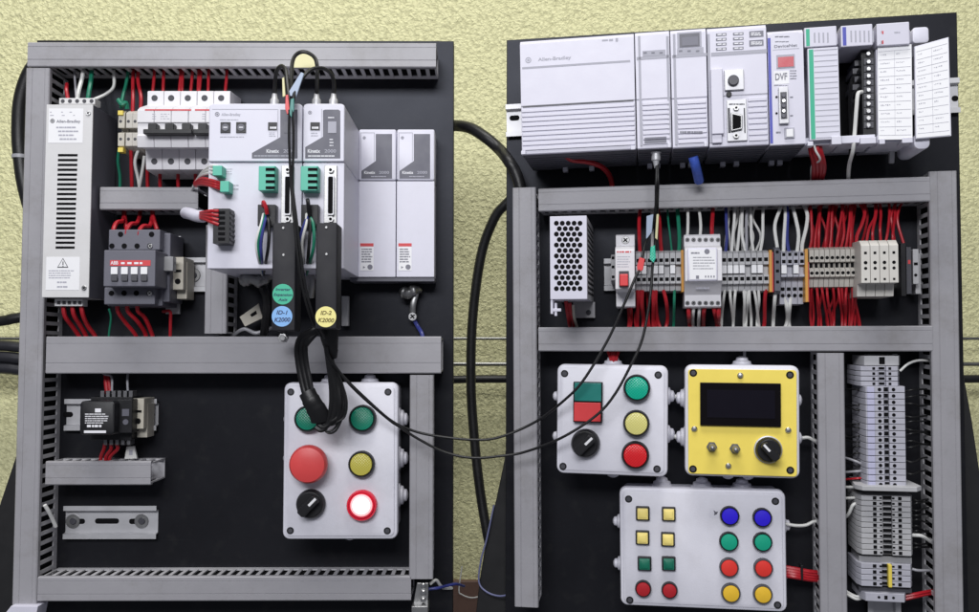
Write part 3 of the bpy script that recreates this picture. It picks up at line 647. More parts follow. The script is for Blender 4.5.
# small bits under the drives
mb = MB(LB.at(257, 283, 60)); mb.ptube([(241, 281, 0), (250, 279, 4), (260, 281, 4), (270, 277, 0)], [3.5, 6, 6.5, 6, 7, 7, 6, 5, 5, 5, 6, 7, 7, 6, 6, 6, 5, 4, 3.5], 0, 9, sub=6); tag(mb.build('shield_clamp', steel_m), 'crumpled silver shield clamp under the large drive', 'clamp')
t = T(LB.at(412, 290, 8), 'shield_clamp', 'bent silver clamp with screw below the filler modules', 'clamp'); mb = t.mb()
mb.ptube([(400.5, 291, 6), (408, 293, 9), (415, 289.5, 9), (421, 291, 4)], [3, 5, 6, 7, 6, 6.5, 7, 6, 5, 5.5, 6, 6, 5, 4, 4, 4, 3, 3, 2], 0, 9); mb.ptube([(416, 293, 5), (413, 305, 6), (412.5, 316, 3)], 3.2, 0, 8, flat=.4); mb.build('clamp_strap', steel_m, t); screwhead(t, 412.5, 316.5, 4.3, 5)
wires(LB, [[(414, 320, 8), (418, 327, 10), (422, 334, 20), (424, 345, 20)]], blue_w, 'short blue wire below the silver clamp, entering the middle duct', None, 2.2)
f = LB.at(250, 315, 10); mb = MB(f); mb.poly([(239.5, 317), (258.5, 303.5), (262.5, 318), (245, 326.5)], 14, 17); mb.poly([(250, 314.5), (256, 310.5), (257, 314), (251.5, 317)], 16.9, 17.4, 1); tag(mb.build('card_tag', [beige_m, hole_m], bevel=.3), 'small tan card tilted below the large drive', 'tag')
wires(LB, [[(262, 285, 60), (267, 300, 62), (266, 320, 40), (262, 345, 22)]], cable_m, 'black cable hanging from the clamp behind the tan card', None, 4.5, 'cable', 'cable')
wires(LB, [[(232, 336, 14), (244, 329, 20), (256, 333, 18), (272, 328, 18)]], greyw_m, 'grey wire lying on the duct below the tan card', None, 2.0)
mb = MB(LB.at(348, 310, 5)); mb.pb(341.5, 296, 348.5, 326, 0, 8); tag(mb.build('terminal_block', term_m, bevel=.6), 'small grey block half hidden behind the yellow-sticker connector', 'terminal block')
mb = MB(LB.at(310, 285, 60)); mb.ptube([(309, 276, 0), (309.5, 287, 2), (308.5, 297, 0)], 6, 0, 12); tag(mb.build('shield_clamp', steel_m), 'shiny upright shield clamp between the two connector housings', 'clamp')
mb = MB(LB.at(282, 339, 70)); mb.pc(282.5, 338, 5, 0, 8, 0, 6); mb.pc(282.5, 338, 3, 8, 11, 0, 14, ch=.6); tag(mb.build('hex_bolt', screw_m, bevel=.4), 'bolt head below the blue sticker on the middle duct', 'bolt')

# control box builder ------------------------------------------------
def enclosure(fr, x0, y0, x1, y1, depth, label, roll, corners, glands, facem=None, lidinset=0):
    t = T(fr.at((x0 + x1) / 2, (y0 + y1) / 2, 0, roll), 'control_box', label, 'control box'); f = t.f
    a, b, z0, z1 = f.rect(x0, y0, x1, y1, depth)
    mb = t.mb(); mb.rr(a + 2.6, b - 2.6, z0 + 2.6, z1 - 2.6, 0, depth - 11, 6, top=.5); mb.build('box_body', box_m, t)
    mb = t.mb(); mb.rr(a, b, z0, z1, depth - 10.4, depth - 1.2, 7, top=2.2)
    mb.rr(a + 3.2, b - 3.2, z0 + 3.2, z1 - 3.2, depth - 3, depth, 5, top=.8); lid = mb.build('lid', box_m, t)
    if facem:
        mb = t.mb(); mb.rr(a + 3, b - 3, z0 + 2.2, z1 - 4, depth - .5, depth + 1, 3); mb.build('faceplate', facem, t, bevel=.3)
    dd = depth + (1 if facem else 0)
    for cx, cy in corners:
        mb = t.mb(); x, z = f.pt(cx, cy, dd); mb.lathe(x, z, [(3.6, dd - 3), (3.6, dd + .15)], 0, 18); o = mb.build('screw_recess', black_m if not facem else hole_m, t)
        mb = t.mb(); mb.lathe(x, z, [(2.4, dd - .5), (2.2, dd + .35)], 0, 12); mb.build('screw', dgrey_m, o)
    for gx, gy, ax, s in glands:                      # rubber cable entries on the sides
        px = f.pt(gx, gy, depth * .42); mb = t.mb()
        rd = [(11 * s, -3), (11 * s, 2), (9 * s, 3), (8.5 * s, 5.5), (6 * s, 6.5), (5.5 * s, 9), (2.5 * s, 10.5)]
        k = MB(f); k.lathe(0, 0, rd, 0, 20); zc = min(max(px[1], z0 + 12), z1 - 12) if ax in 'lr' else None; dm = depth * .42
        for i, (x, d, z) in enumerate(k.v):
            if ax == 'r': q = (b - 3 + d, dm + x, zc + z)
            elif ax == 'l': q = (a + 3 - d, dm + x, zc + z)
            elif ax == 't': q = (px[0] + x, dm + z, z1 - 3 + d)
            else: q = (px[0] + x, dm + z, z0 + 3 - d)
            k.v[i] = q
        k.build('cable_gland', box_m, t)
    return t, dd
def push(t, px, py, rp, d, m, label, hgt=8, bez=black_m, dome=False, name='push_button'):
    f = t.f; mb = t.mb(); x, z = f.pt(px, py, d + hgt); r = rp * f.px(px, py, d + hgt)
    if dome: rd = [(r * .84, d), (r * .86, d + hgt - 1.5), (r * .78, d + hgt), (r * .4, d + hgt + 1), (.5, d + hgt + 1.2)]
    else: rd = [(r * .84, d), (r * .84, d + hgt - .3), (r * .80, d + hgt + .5), (r * .5, d + hgt + .9), (r * .05, d + hgt + 1.1)]
    mb.lathe(x, z, rd, 0, 36); o = mb.build(name, m, t); o['label'] = label
    mb = t.mb(); mb.lathe(x, z, [(r * 1.0, d - .5), (r, d + hgt - 2), (r * .95, d + hgt - .4), (r * .87, d + hgt - .4), (r * .87, d)], 0, 36, cap=False); mb.build('bezel', bez, o)
    return o
def mushroom(t, px, py, rp, d, m, label):
    f = t.f; x, z = f.pt(px, py, d + 22); r = rp * f.px(px, py, d + 22); mb = t.mb()
    mb.lathe(x, z, [(r * .72, d + 8), (r * .95, d + 9), (r, d + 14), (r * .97, d + 19), (r * .88, d + 22), (r * .6, d + 23.5), (r * .3, d + 24.2), (.5, d + 24.4)], 0, 40); o = mb.build('emergency_stop', m, t); o['label'] = label
    mb = t.mb(); mb.lathe(x, z, [(r * .75, d), (r * .72, d + 3), (r * .6, d + 3.2), (r * .6, d + 8.5)], 0, 32); mb.build('bezel', black_m, o)
def selector(t, px, py, rp, d, ang, label, ring=None):
    f = t.f; x, z = f.pt(px, py, d + 14); r = rp * f.px(px, py, d + 14); mb = t.mb()
    mb.lathe(x, z, [(r, d), (r, d + 4), (r * .96, d + 5.5), (r * .9, d + 8), (r * .86, d + 9)], 0, 36)
    c, s = math.cos(R(ang)), math.sin(R(ang))
    P = [(-r * .84, -r * .2), (-r * .7, -r * .32), (r * .66, -r * .32), (r * .8, 0), (r * .66, r * .32), (-r * .7, r * .32), (-r * .84, r * .2)]
    mb.prism([(x + c * u - s * v, z + s * u + c * v) for u, v in P], d + 8.9, d + 17); o = mb.build('selector_knob', black_m, t, bevel=.8); o['label'] = label
    mb = t.mb(); P = [(r * .05, -r * .085), (r * .72, -r * .085), (r * .72, r * .085), (r * .05, r * .085)]
    mb.prism([(x + c * u - s * v, z + s * u + c * v) for u, v in P], d + 16.8, d + 17.3); mb.build('pointer_mark', label_m, o)
    if ring: mb = t.mb(); mb.lathe(x, z, [(r * 1.08, d - .3), (r * 1.08, d + 2), (r * 1.0, d + 2.6)], 0, 36); mb.build('collar', ring, o)
def square_btn(t, px, py, hp, d, m, label, bez=black_m, roll=0):
    f = t.f; x, z = f.pt(px, py, d + 6); k = hp * f.px(px, py, d + 6); mb = t.mb(); mb.rr(x - k * .78, x + k * .78, z - k * .78, z + k * .78, d, d + 7, .8, top=.6); mb.rr(x - k * .55, x + k * .55, z - k * .55, z + k * .55, d + 6.8, d + 7.5, .6, top=.3); o = mb.build('push_button', m, t); o['label'] = label
    mb = t.mb(); mb.rr(x - k, x + k, z - k, z + k, d - .4, d + 4, .9, top=.5); mb.build('bezel', bez, o)

# control box on the left board
t, D = enclosure(LB, 283, 382.5, 397.8, 539.5, 62, 'white control box with red mushroom button and lit white lamp', 0, ((290.8, 392), (388, 392), (290.3, 530.6), (387.3, 530.8)), ((400, 419, 'r', 1.1), (400, 458, 'r', 1.1), (400, 495, 'r', 1.1), (283, 419, 'l', .8), (283, 458, 'l', .8), (330, 383, 't', 1), (370, 383, 't', 1), (350, 539, 'b', 1)))
push(t, 307, 419, 13.4, D, g_dark, 'dark green push button, half covered by the cable bundle'); push(t, 362, 418.8, 13.7, D, g_dark, 'dark green push button at the upper right')
mushroom(t, 307.2, 465, 19.4, D, r_mush, 'large red mushroom stop button'); push(t, 361, 464.6, 13.2, D, y_dull, 'dull yellow push button')
selector(t, 308.6, 505.8, 14.8, D, 45, 'black selector knob')
o = push(t, 361.3, 506, 15.2, D, lred_m, 'lit lamp, white in the middle with a red rim', bez=lred_m, dome=False, name='pilot_lamp'); mb = t.mb(); x, z = t.f.pt(361.3, 505.5, D + 9); q = 11.3 * t.f.px(361, 505, D + 9); mb.lathe(x, z, [(q, D + 8), (q * .96, D + 9.3), (q * .6, D + 10.2), (.4, D + 10.5)], 0, 32); gl = mb.build('glowing_lens', pink_m, o); mb = t.mb(); mb.lathe(x, z, [(q * .80, D + 9.5), (q * .72, D + 10.3), (q * .4, D + 10.8), (.4, D + 11)], 0, 32); mb.build('bright_centre', lit_m, gl)
# relay
rt = rail(LB, 64, 399, 156.3, 430.5, 'pale mounting rail behind the black relay on the left board', slots=((68, 414.5, 5), (150, 414.5, 5)))
t = T(LB.at(106, 418, 0), 'relay_module', 'small black relay module with white print on a rail, left board', 'relay'); mb = t.mb()
mb.pb(90, 397, 132, 440, 7, 38); mb.build('relay_socket', black_m, t, bevel=.8)
mb = t.mb(); mb.prr(79.5, 401, 114.5, 435, 20, 62, 4, top=1.5); mb.build('relay_cover', black_m, t)
mb = t.mb(); mb.pb(116, 399.5, 132, 433, 30, 50); mb.build('side_block', black_m, t, bevel=.8)
mb = t.mb(); mb.pc(125.5, 422, 2.8, 49.8, 50.5, 0); mb.pb(122, 409, 129, 416, 49.8, 50.4); mb.build('screw_hole', slate2_m, t)
for i in range(6):
    x = 100.2 + i * 5.7; mb = t.mb(); mb.pb(x, 390.8, x + 3.8, 399.5, 22, 34); mb.build('terminal_lug', kgrey_m, t, bevel=.4)
for i in range(5):
    x = 103.5 + i * 5.8; mb = t.mb(); mb.pb(x, 436, x + 3.6, 445, 22, 34); mb.build('terminal_lug', kgrey_m, t, bevel=.4)
mb = t.mb(); mb.pb(95, 408.5, 101, 412.3, 62, 62.2); mb.dashes(85, 413, 109, 424, 5, 62, fill=.4, seed=5); mb.dashes(87, 424.5, 105, 427.5, 1, 62, fill=.8, gap=.6, seed=6); mb.pb(84, 430.5, 106, 433, 62, 62.2); mb.build('white_print', printw_m, t)
end_clamp(LB, 132.5, 398.5, 147.5, 437.5, 36, 'beige end clamp right of the black relay')
mb = MB(LB.at(130, 452, 10)); mb.poly([(126.5, 446.5), (134, 446), (137, 458.5), (124.5, 459)], 4, 7); mb.pb(129, 450, 132.5, 455, 6.9, 7.2, 1); tag(mb.build('wire_clip', [white_w, printl_m], bevel=.3), 'small white clip above the open-ended duct', 'clip')
# empty rail
rt = rail(LB, 63, 506, 156, 539, 'empty pale slotted rail at the lower left with two screws', slots=((107, 521, 12), (78, 521.3, 7), (138, 521.3, 9)))
rail_screw(rt, 72.5, 521.4, 7); rail_screw(rt, 141.2, 521.2, 7)
# brackets
t = T(LB.at(420, 605, 20), 'hinge_bracket', 'small silver bracket with screws at the bottom right of the left board', 'bracket'); mb = t.mb()
mb.poly([(417, 583), (428.5, 583), (428, 606), (413, 606)], 26, 29); mb.pb(411.5, 606.5, 428, 616, 10, 40); mb.build('bracket_plate', steel_m, t, bevel=.5)
for y in (586, 593, 600.5): mb = t.mb(); mb.pc(423, y, 2.6, 28.5, 33, 0, 16, ch=.8); mb.build('screw', screw_m, t)
mb = MB(LB.at(22, 610, 10)); mb.poly([(11, 605.8), (38, 606), (34, 625), (-4, 625)], 20, 42); tag(mb.build('corner_bracket', white2_m, bevel=.8), 'whitish bracket under the lower left corner duct', 'bracket')
wires(LB, [[(430, 584, 30), (436, 580, 26), (440, 585, 20), (444, 588, 10), (452, 588, 2)]], white_w, 'white stripped wire beside the silver bracket', None, 1.6)
wires(LB, [[(428, 589, 30), (438, 588, 28), (446, 586, 14), (456, 584, 2), (464, 586, -20)]], blue_w, 'blue wire leaving the silver bracket towards the wall gap', None, 1.5)
mb = MB(LB.at(50, 515, 0)); mb.ptube([(44.8, 505, 44), (48.5, 511, 40), (52, 518, 34), (55.8, 526.5, 28)], 1.9, 0, 8); tag(mb.build('wire', white_w), 'short white wire stub poking from the left duct beside the empty rail', 'wire')

# ---- left board wires
wires(LB, [[(67, 84, 30), (66.5, 90, 38), (68, 99, 40)]], red_m, 'short red wire on top of the cream filter', None, 1.9)
wires(LB, [[(83.5, 60, 20), (82.5, 76, 34), (79, 90, 42), (77.5, 99, 42)]], white_w, 'thick white wire rising from the cream filter', None, 2.0)
wires(LB, [[(73.5, 60, 20), (75, 80, 30), (76.5, 99, 38)]], greyw_m, 'thin grey wire rising from the cream filter', None, 1.2)
wires(LB, [[(92.5, 60, 20), (91, 80, 34), (89, 92, 40), (88, 100, 40)]], green_w, 'green wire rising from the cream filter', None, 2.2)
wires(LB, [[(113, 58, 18), (114, 75, 24), (113.5, 87, 26), (106, 94, 30), (94, 99.5, 34)]], white_w, 'white wire bending from the top duct sideways to the cream filter', None, 1.6)
wires(LB, [[(130, 60, 18), (126.5, 82, 26), (123, 96, 34), (121, 108, 38)], ], green_w, 'green wire from the top duct down to the earth terminals', None, 1.7)
wires(LB, [[(118.5, 100, 40), (122, 104.5, 44), (126, 103, 42), (127, 109, 40)]], green_w, 'short green loop over the earth terminals', None, 2.4)
wires(LB, [[(119, 150, 40), (118, 162, 34), (120, 176, 26), (120, 192, 20)]], green_w, 'green wire from the earth terminals down to the short duct', None, 1.6)
wires(LB, [[(134, 58, 18), (133, 80, 26), (133, 100, 36), (132.5, 116, 38)], [(139, 58, 18), (138, 80, 26), (141, 97, 36), (140.5, 112, 38)]], red_m, 'red wire from the top duct to the cream terminals', 'red wires above the cream terminals', 1.9)
wires(LB, [[(131, 150, 36), (131.5, 168, 28), (132, 192, 18)]], red_m, 'red wire below the cream terminals into the short duct', None, 1.9)
wires(LB, [[(139, 148, 36), (135, 162, 32), (138, 178, 24), (140.5, 193, 18)], [(144.5, 156, 34), (142.5, 170, 30), (138.5, 192, 18)]], white_w, 'white wire below the cream terminals into the short duct', 'white wires below the cream terminals', 1.6)
wires(LB, [[(x + 1, 60, 18), (x + .5, 78, 28), (x - 1 + i % 2, 94, 34)] for i, x in enumerate((153.5, 163, 180, 182, 191.5, 198, 200, 208, 226))], red_m, 'short red wire dropping from the top duct into the top of the breakers', 'red wires above the breakers', 1.6)
wires(LB, [[(x, 166, 34), (x, 180, 24), (x + .5, 195, 18)] for x in (147.5, 160, 178, 195.5)], red_m, 'short red wire below the breakers entering the short duct', 'red wires below the breakers', 1.8)
wires(LB, [[(222 - i, 168 + i * 3, DD + 2), (212, 166 + i * 3.5, DD), (203, 172 + i * 1.5, 105), (197, 180, 70), (192, 190, 45)] for i in range(3)], white_w, 'white wire curling from the upper small green plug behind the breakers', 'white wires at the upper green plug', 1.5)
wires(LB, [[(222, 184 + i * 2.6, DD + 4), (213, 181 + i * 2.6, DD + 2), (203, 179 + i * 2.5, 110), (195, 183 + i, 70)] for i in range(3)], red_m, 'red wire running into the lower small green plug of the large drive', 'red wires at the lower green plug', 1.9)
wires(LB, [[(219, 211 + i * 4.6, DD + 14), (211, 211 + i * 3.6, DD + 12), (203, 212.5 + i * 2, DD - 5), (193, 214 + i * 1.2, 95)] for i in range(4)], red_m, 'red wire running from the white sleeve into the black power plug', 'red wires at the black power plug', 1.7)
mb = MB(LB.at(200, 216, 100)); mb.ptube([(203.5, 216.5, 16), (197, 216, 10), (191, 214, -2), (186, 213, -25)], 5.8, 0, 14); tag(mb.build('cable', white2_m), 'white sleeved cable holding the red wires by the black power plug', 'cable')
# contactor wiring
wires(LB, [[(113.5, 243, 58), (113.5, 230, 58), (117, 222.5, 50), (122.5, 221, 40), (124, 214, 24), (124, 203, 18)], [(126, 243, 58), (126.5, 231, 60), (131, 224, 54), (137, 223, 44), (140, 214, 24), (140, 203, 18)], [(138.5, 243, 58), (139, 232, 60), (143.5, 226, 54), (150, 225.5, 44), (152.5, 214, 24), (152, 203, 18)]], red_m, 'red wire looping up from the front of the contactor into the short duct', 'red loops above the contactor', 2.2)
wires(LB, [[(125.5, 204, 18), (124.5, 216, 30), (127, 231, 40)], [(152.5, 204, 18), (153, 216, 32), (157, 230, 40)]], red_m, 'red wire dropping behind the contactor from the short duct', 'red drops behind the contactor', 2.2)
wires(LB, [[(117.5, 300, 50), (118, 311, 44), (125, 322, 32), (135.5, 335, 22), (137, 345, 20)], [(127.5, 300, 50), (128, 311, 44), (138, 322, 34), (145.5, 334, 22), (146, 345, 20)], [(137.5, 300, 50), (138, 311, 44), (145, 318, 34), (152, 334, 22), (154, 345, 20)]], red_m, 'red wire curving down from the contactor into the middle duct', 'red wires below the contactor', 2.1)
wires(LB, [[(63, 304, 40), (65, 316, 38), (72, 326, 28), (79, 336, 20), (84, 345, 20)], [(72, 304, 40), (74, 315, 38), (80, 325, 28), (86, 336, 20), (88, 345, 20)], [(81, 304, 40), (83, 315, 38), (88, 326, 28), (95, 336, 20), (97, 345, 20)]], red_m, 'red wire curving down from the cream filter into the middle duct', 'red wires below the cream filter', 2.2)
wires(LB, [[(109, 309, 30), (111, 318, 26), (109, 334, 20), (109, 345, 18)]], green_w, 'thin green wire between the filter and contactor wires', None, 1.1)
wires(LB, [[(163, 311.5, 20), (170, 311.5, 26), (170.5, 322, 24), (170, 346, 18)]], red_m, 'red wire bent at a right angle right of the contactor', None, 1.7)
# relay wiring
wires(LB, [[(105, 365, 18), (105.5, 379, 24), (107, 394, 28)], [(108, 365, 18), (108.5, 380, 24), (110.5, 394, 28)]], red_m, 'red wire from the middle duct down to the relay', 'red wires above the relay', 1.9)
wires(LB, [[(97, 366, 16), (104, 374, 24), (111.5, 377, 26), (112, 394, 28)], [(130, 366, 16), (127.5, 376, 24), (128, 394, 28)]], greyw_m, 'pale grey wire from the middle duct down to the relay', 'grey wires above the relay', 1.2)
wires(LB, [[(x0, 443, 28), (x0 - 1 + i, 449, 26), (x1, 457, 20), (x1, 468, 16)] for i, (x0, x1) in enumerate(((105, 101), (111, 106), (116.5, 110)))], red_m, 'short red wire from the relay into the open-ended duct', 'red wires below the relay', 1.9)
# drive motor plugs
for xo, nm in ((0, 'large'), (43, 'narrow')):
    for k, (m, lab) in enumerate(((white_w, 'white'), (green_w, 'green'), (cable_m, 'black'), (blue_w, 'blue'))):
        bow = (-7.5, -6, 4.5, -3)[k] if xo == 0 else (-5, 7, 2, -7.5)[k]
        wires(LB, [[(265.5 + xo + (k - 1.5) * 1.2, 214, DD + 8), (266 + xo + bow * .6, 224, DD + 14), (264 + xo + bow, 243, DD + 14), (263.5 + xo + bow * .6, 260, DD + 4), (263 + xo, 275, 90)]], m, f'{lab} wire bowed below the black motor plug of the {nm} drive', None, 1.5)
wires(LB, [[(263.5, 206, DD + 10), (263.5, 202, DD + 14), (266, 208, DD + 14), (267, 214, DD + 12)]], red_m, 'short red link on the motor plug of the large drive', None, 1.9)
wires(LB, [[(309.5, 216, DD + 12), (308, 203, DD + 16), (307.5, 200, DD + 12)]], cable_m, 'short black stub on the motor plug of the narrow drive', None, 1.9)

# feedback cables over the drives
def plugged(x, pts, label, r=1.9):
    t = T(LB.at(x, 99, 110), 'cable', label, 'cable'); mb = t.mb(); x_, z_ = t.f.pt(x, 99, 0)
    P = [Vector((x_, 0, z_ - 6)), Vector((x_, 0, z_ + 6))]; mb.tube([(x_, 0, z_ - 6), (x_, 0, z_ - 1), (x_, 0, z_ + .5), (x_, 0, z_ + 5)], [4.2, 4.2, 3.0, 2.2], 0, 12); mb.build('ferrule', alu_m, t)
    mb = t.mb(); mb.ptube([(x, 97, 0)] + [(a, b, d - 110) for a, b, d in pts], r, 0, 8); mb.build('cable_sheath', cable_m, t)
plugged(274.6, [(275, 84, 112), (276.5, 72, 118), (281, 66, 124), (285.5, 70, 130), (287, 82, 136), (288.5, 96, 142), (290, 112, 146)], 'thin black cable looping from the left ferrule on the large drive')
plugged(316.6, [(317, 84, 112), (317, 66, 110), (314, 57, 106), (305, 52, 104), (297, 54, 106), (292.5, 62, 112), (291.5, 80, 126), (291, 98, 140), (291.5, 112, 146)], 'thin black cable rising in a round loop over the top duct')
plugged(333.5, [(334, 84, 112), (331, 74, 116), (323, 68.5, 120), (313, 69, 126), (304, 76, 134), (297, 88, 140), (293, 100, 144), (292, 112, 146)], 'thin black cable arching left from the right ferrule on the narrow drive')
f = LB.at(305, 62, 78); mb = MB(f); P = [(305 + 12.3 * math.cos(R(a)), 67.5 - 14 * math.sin(R(a))) for a in range(0, 181, 12)]; mb.poly(P, 0, .6); tag(mb.build('round_tag', tagy_m), 'pale yellow half-round tag inside the cable loop at the top duct', 'tag')
for (pp, m, lab, d) in (([(282, 78), (284, 77), (285.5, 96), (282.5, 97)], tagy_m, 'narrow pale yellow tag on the cables above the large drive', 140), ([(301, 72), (304, 73.5), (296, 97), (290, 96), (289, 91)], tagb_m, 'pale blue tag twisted around the cables above the drives', 141), ([(285.5, 95), (288, 94.5), (290, 113), (287, 114.5), (285, 108)], r_cap, 'red tag wrapped on the hanging cables at the large drive', 147), ([(290.5, 99), (294, 98), (294, 110), (291.5, 118), (289, 114)], g_teal, 'green tag wrapped on the hanging cables at the large drive', 148)):
    mb = MB(LB.at(pp[0][0], pp[0][1], d)); mb.poly(pp, 0, 2.2); tag(mb.build('cable_tag', m, bevel=.5), lab, 'tag')
wires(LB, [[(289.5, 110, 149), (289, 135, 150), (289.8, 160, 150), (291, 185, 152), (294, 220, 160), (298, 258, 162), (303, 290, 158), (311, 318, 150), (321, 336, 130)], [(292.5, 110, 149), (293.5, 135, 150), (293, 160, 150), (292.5, 185, 152), (296.5, 220, 160), (301, 258, 162), (306, 290, 158), (315, 320, 150), (325, 338, 128)]], cable_m, 'thin black cable hanging from the tags over the front of the drives', 'cables hanging over the drives', 1.3, 'cable', 'cable')
# cable bundle over the control box
def strap(pts, r, flat, label, name='cable_bundle'):
    mb = MB(LB.at(pts[0][0], pts[0][1], pts[0][2])); o = pts[0][2]; mb.ptube([(a, b, d - o) for a, b, d in pts], r, 0, 12, 8, flat); tag(mb.build(name, cable_m), label, 'cable')
for i in range(3):
    q = i * 4.2; nm = ('left', 'middle', 'right')[i]
    strap([(318 + q * .4, 327, 116), (311 + q * .5, 331 + q * .3, 117 - i), (301 + q * .8, 337 + q * .6, 112 + i), (296.8 + q, 348, 104 + i), (298 + q, 364, 100 + i), (301.5 + q * 1.0, 382, 100 + i), (305.5 + q * .9, 398, 102)], 2.9, .7, nm + ' of the three black bands on the left limb of the cable bundle', 'cable')
strap([(307, 392, 101), (312, 402, 103), (318.5, 413, 100), (321, 420, 97), (321.5, 424, 96)], [8.2] * 6 + [8.8] * 6 + [9.4] * 8 + [9.6] * 6 + [9, 8, 7, 6, 5, 4, 3], .6, 'black wrapped clump hanging over the green button', 'cable_wrap')
strap([(329, 322, 126), (329, 334, 122), (330.5, 346, 114), (333, 358, 106)], [7.5, 8, 8.5, 9, 9.5, 9.5, 9.5, 9.5, 9, 9, 8.5, 8.5, 8, 8, 7.5, 7.5, 7, 7, 6.5, 6.5, 6, 5.5, 5, 4.5, 4], .5, 'thick black cable hub lying across the middle duct')
for i in range(6):
    q = (0, 4.2, 8.4, 11.5, 13.6, 15.6)[i]; yb = 428 + (2, -1, -4, 3, 5, -3)[i]
    wires(LB, [[(326 + i * 1.2, 346, 106), (328.5 + q * .35, 364, 103 + i % 3), (331 + q * .72, 384, 101 + i % 2), (331.5 + q * .98, 402, 100 + i % 3), (329.5 + q * .98, 416, 99 + i % 2), (326 + q * .75, yb - 3, 98 + i % 3), (321 + q * .55, yb, 97 + i % 2), (316 + q * .4, yb - 3 - i, 96)]], cable_m, ('innermost', 'second', 'third', 'fourth', 'fifth', 'outermost')[i] + ' black strand of the loop hanging over the control box', None, 2.6 if i < 3 else 1.1, 'cable', 'cable')
# two long thin cables to the right board
free_cable([LB.w(325, 345, 118)] + [LB.w(327.8, 357.8, 112), LB.w(344, 377, 104), LB.w(361, 394, 98), LB.w(389, 419, 85), LB.w(408.3, 429, 78), LB.w(433, 435.5, 76), LB.w(472, 439.7, 78), LB.w(500, 437, 80), RB.w(536.8, 421, 70), RB.w(568.6, 396.4, 82), RB.w(585.8, 376.8, 84), RB.w(607.8, 340, 82), RB.w(622.5, 308, 82), RB.w(634.8, 278.8, 80), RB.w(641, 266, 72), RB.w(645, 245, 62), RB.w(652, 228, 50), RB.w(655.5, 208, 62), RB.w(656, 190, 84), RB.w(656.5, 172, 86), RB.w(656.5, 162, 84)], 1.3, cable_m, 'upper thin black cable sagging from the left board, red tag near its end')
free_cable([LB.w(327, 347, 119)] + [LB.w(329.8, 357.8, 113), LB.w(345, 379, 105), LB.w(362, 396.5, 99), LB.w(390, 420.5, 86), LB.w(400, 427, 82), LB.w(416.7, 438, 78), LB.w(444.4, 452, 76), LB.w(472, 457.8, 78), LB.w(500, 456, 80), RB.w(524.5, 452, 72), RB.w(561, 438, 82), RB.w(595.6, 416, 84), RB.w(615, 394, 84), RB.w(632.4, 362, 84), RB.w(642, 340, 82), RB.w(648, 312, 80), RB.w(651, 288, 78), RB.w(653, 262, 68), RB.w(656, 240, 56), RB.w(657.5, 222, 50), RB.w(657.5, 205, 62), RB.w(658, 188, 84), RB.w(658, 172, 86), RB.w(657.5, 162, 84)], 1.3, cable_m, 'lower thin black cable sagging from the left board, green tag near its end')
for (pp, m, lab, d) in (([(639.5, 257), (645, 259), (643, 270), (637.5, 273), (637, 266)], r_cap, 'red tag on the thin cable in front of the grey terminals', 74), ([(650.5, 247), (655, 245), (656, 258), (653.5, 263), (649.5, 259)], g_lit, 'green tag on the thin cable in front of the grey terminals', 74), ([(646.5, 216), (653.5, 214), (652, 232), (646, 240)], tagb_m, 'pale blue tag hanging above the grey terminals', 56), ([(656.5, 214), (659, 214), (657.5, 240), (655, 238)], tagy_m, 'pale yellow strip tag hanging above the grey terminals', 58)):
    mb = MB(RB.at(pp[0][0], pp[0][1], d)); mb.poly(pp, 0, 2.2); tag(mb.build('cable_tag', m, bevel=.6), lab, 'tag')

# ------------------------------------------------------------------ RIGHT BOARD: controller rack
RR = F(RB.M @ Matrix.Rotation(R(-.75), 4, 'Y')); RD = 96
rail(RR, 505.5, 91.5, 960.5, 125, 'pale mounting rail whose ends stick out beside the controller rack', slots=((514.5, 118, 5), (955, 98.5, 3.4)))
def module(x0, x1, y0, y1, label, split=None, ribs=0, name='rack_module', cat='rack module', D=RD, mm=white2_m, ribx=None):
    t = T(RR.at((x0 + x1) / 2, y1, 0), name, label, cat); a, b, z0, z1 = t.f.rect(x0, y0, x1, y1, D); mb = t.mb(); zs = t.f.pt((x0 + x1) / 2, split, D)[1] if split else z0
    P = [(6, z0 + 4), (D - 10, z0), (D - 1.5, z0), (D - .6, z0 + .7), (D - .6, zs), (D, zs + .5), (D, z1 - 4), (D - 3, z1 - .5), (D - 7, z1), (6, z1 - 3)]
    mb.prof_x(P, a + .25, b - .25)
    if ribs:
        ra, rb = (t.f.rect(ribx[0], y0, ribx[1], y1, D)[:2]) if ribx else (a + 1, b - 1)
        for i in range(ribs):
            z = z0 + 3 + (zs - z0 - 5) * (i + .5) / ribs; h = (zs - z0 - 5) / ribs
            mb.box(ra, rb, z - h * .30, z + h * .34, D - 1, D + .6)
    mb.build('housing', mm, t, bevel=.6); t.e = (a, b, z0, z1, zs)
    mb = t.mb()
    for u in (.3, .55): mb.box(a + (b - a) * u, a + (b - a) * u + 5, z0 + 4 - 9, z0 + 3.5, 12, 20)
    mb.build('mounting_foot', white_m, t, bevel=.5)
    mb = t.mb(); mb.box(a + .6, b - .6, z0 - .5, z0 + 2.5, 9, D - 4)
    for i in range(7): mb.box(a + 1.5, b - 1.5, z0 - 1.1, z0 - .5, 14 + i * 10, 18 + i * 10)
    mb.build('shade_grille', slate2_m, t)  # dark grille plate added; its colour paints the shade under the module
    return t
t = module(520.5, 635.3, 36.5, 152, 'widest white module, ribbed lower half, at the left end of the rack', 103.5, 9)
a, b, z0, z1, zs = t.e; k = t.f.px(580, 100, RD)
mb = t.mb(); mb.box(a + 2, b - 2, zs - .7, zs + .7, RD - 2, RD + .1); mb.build('seam', dgrey_m, t)
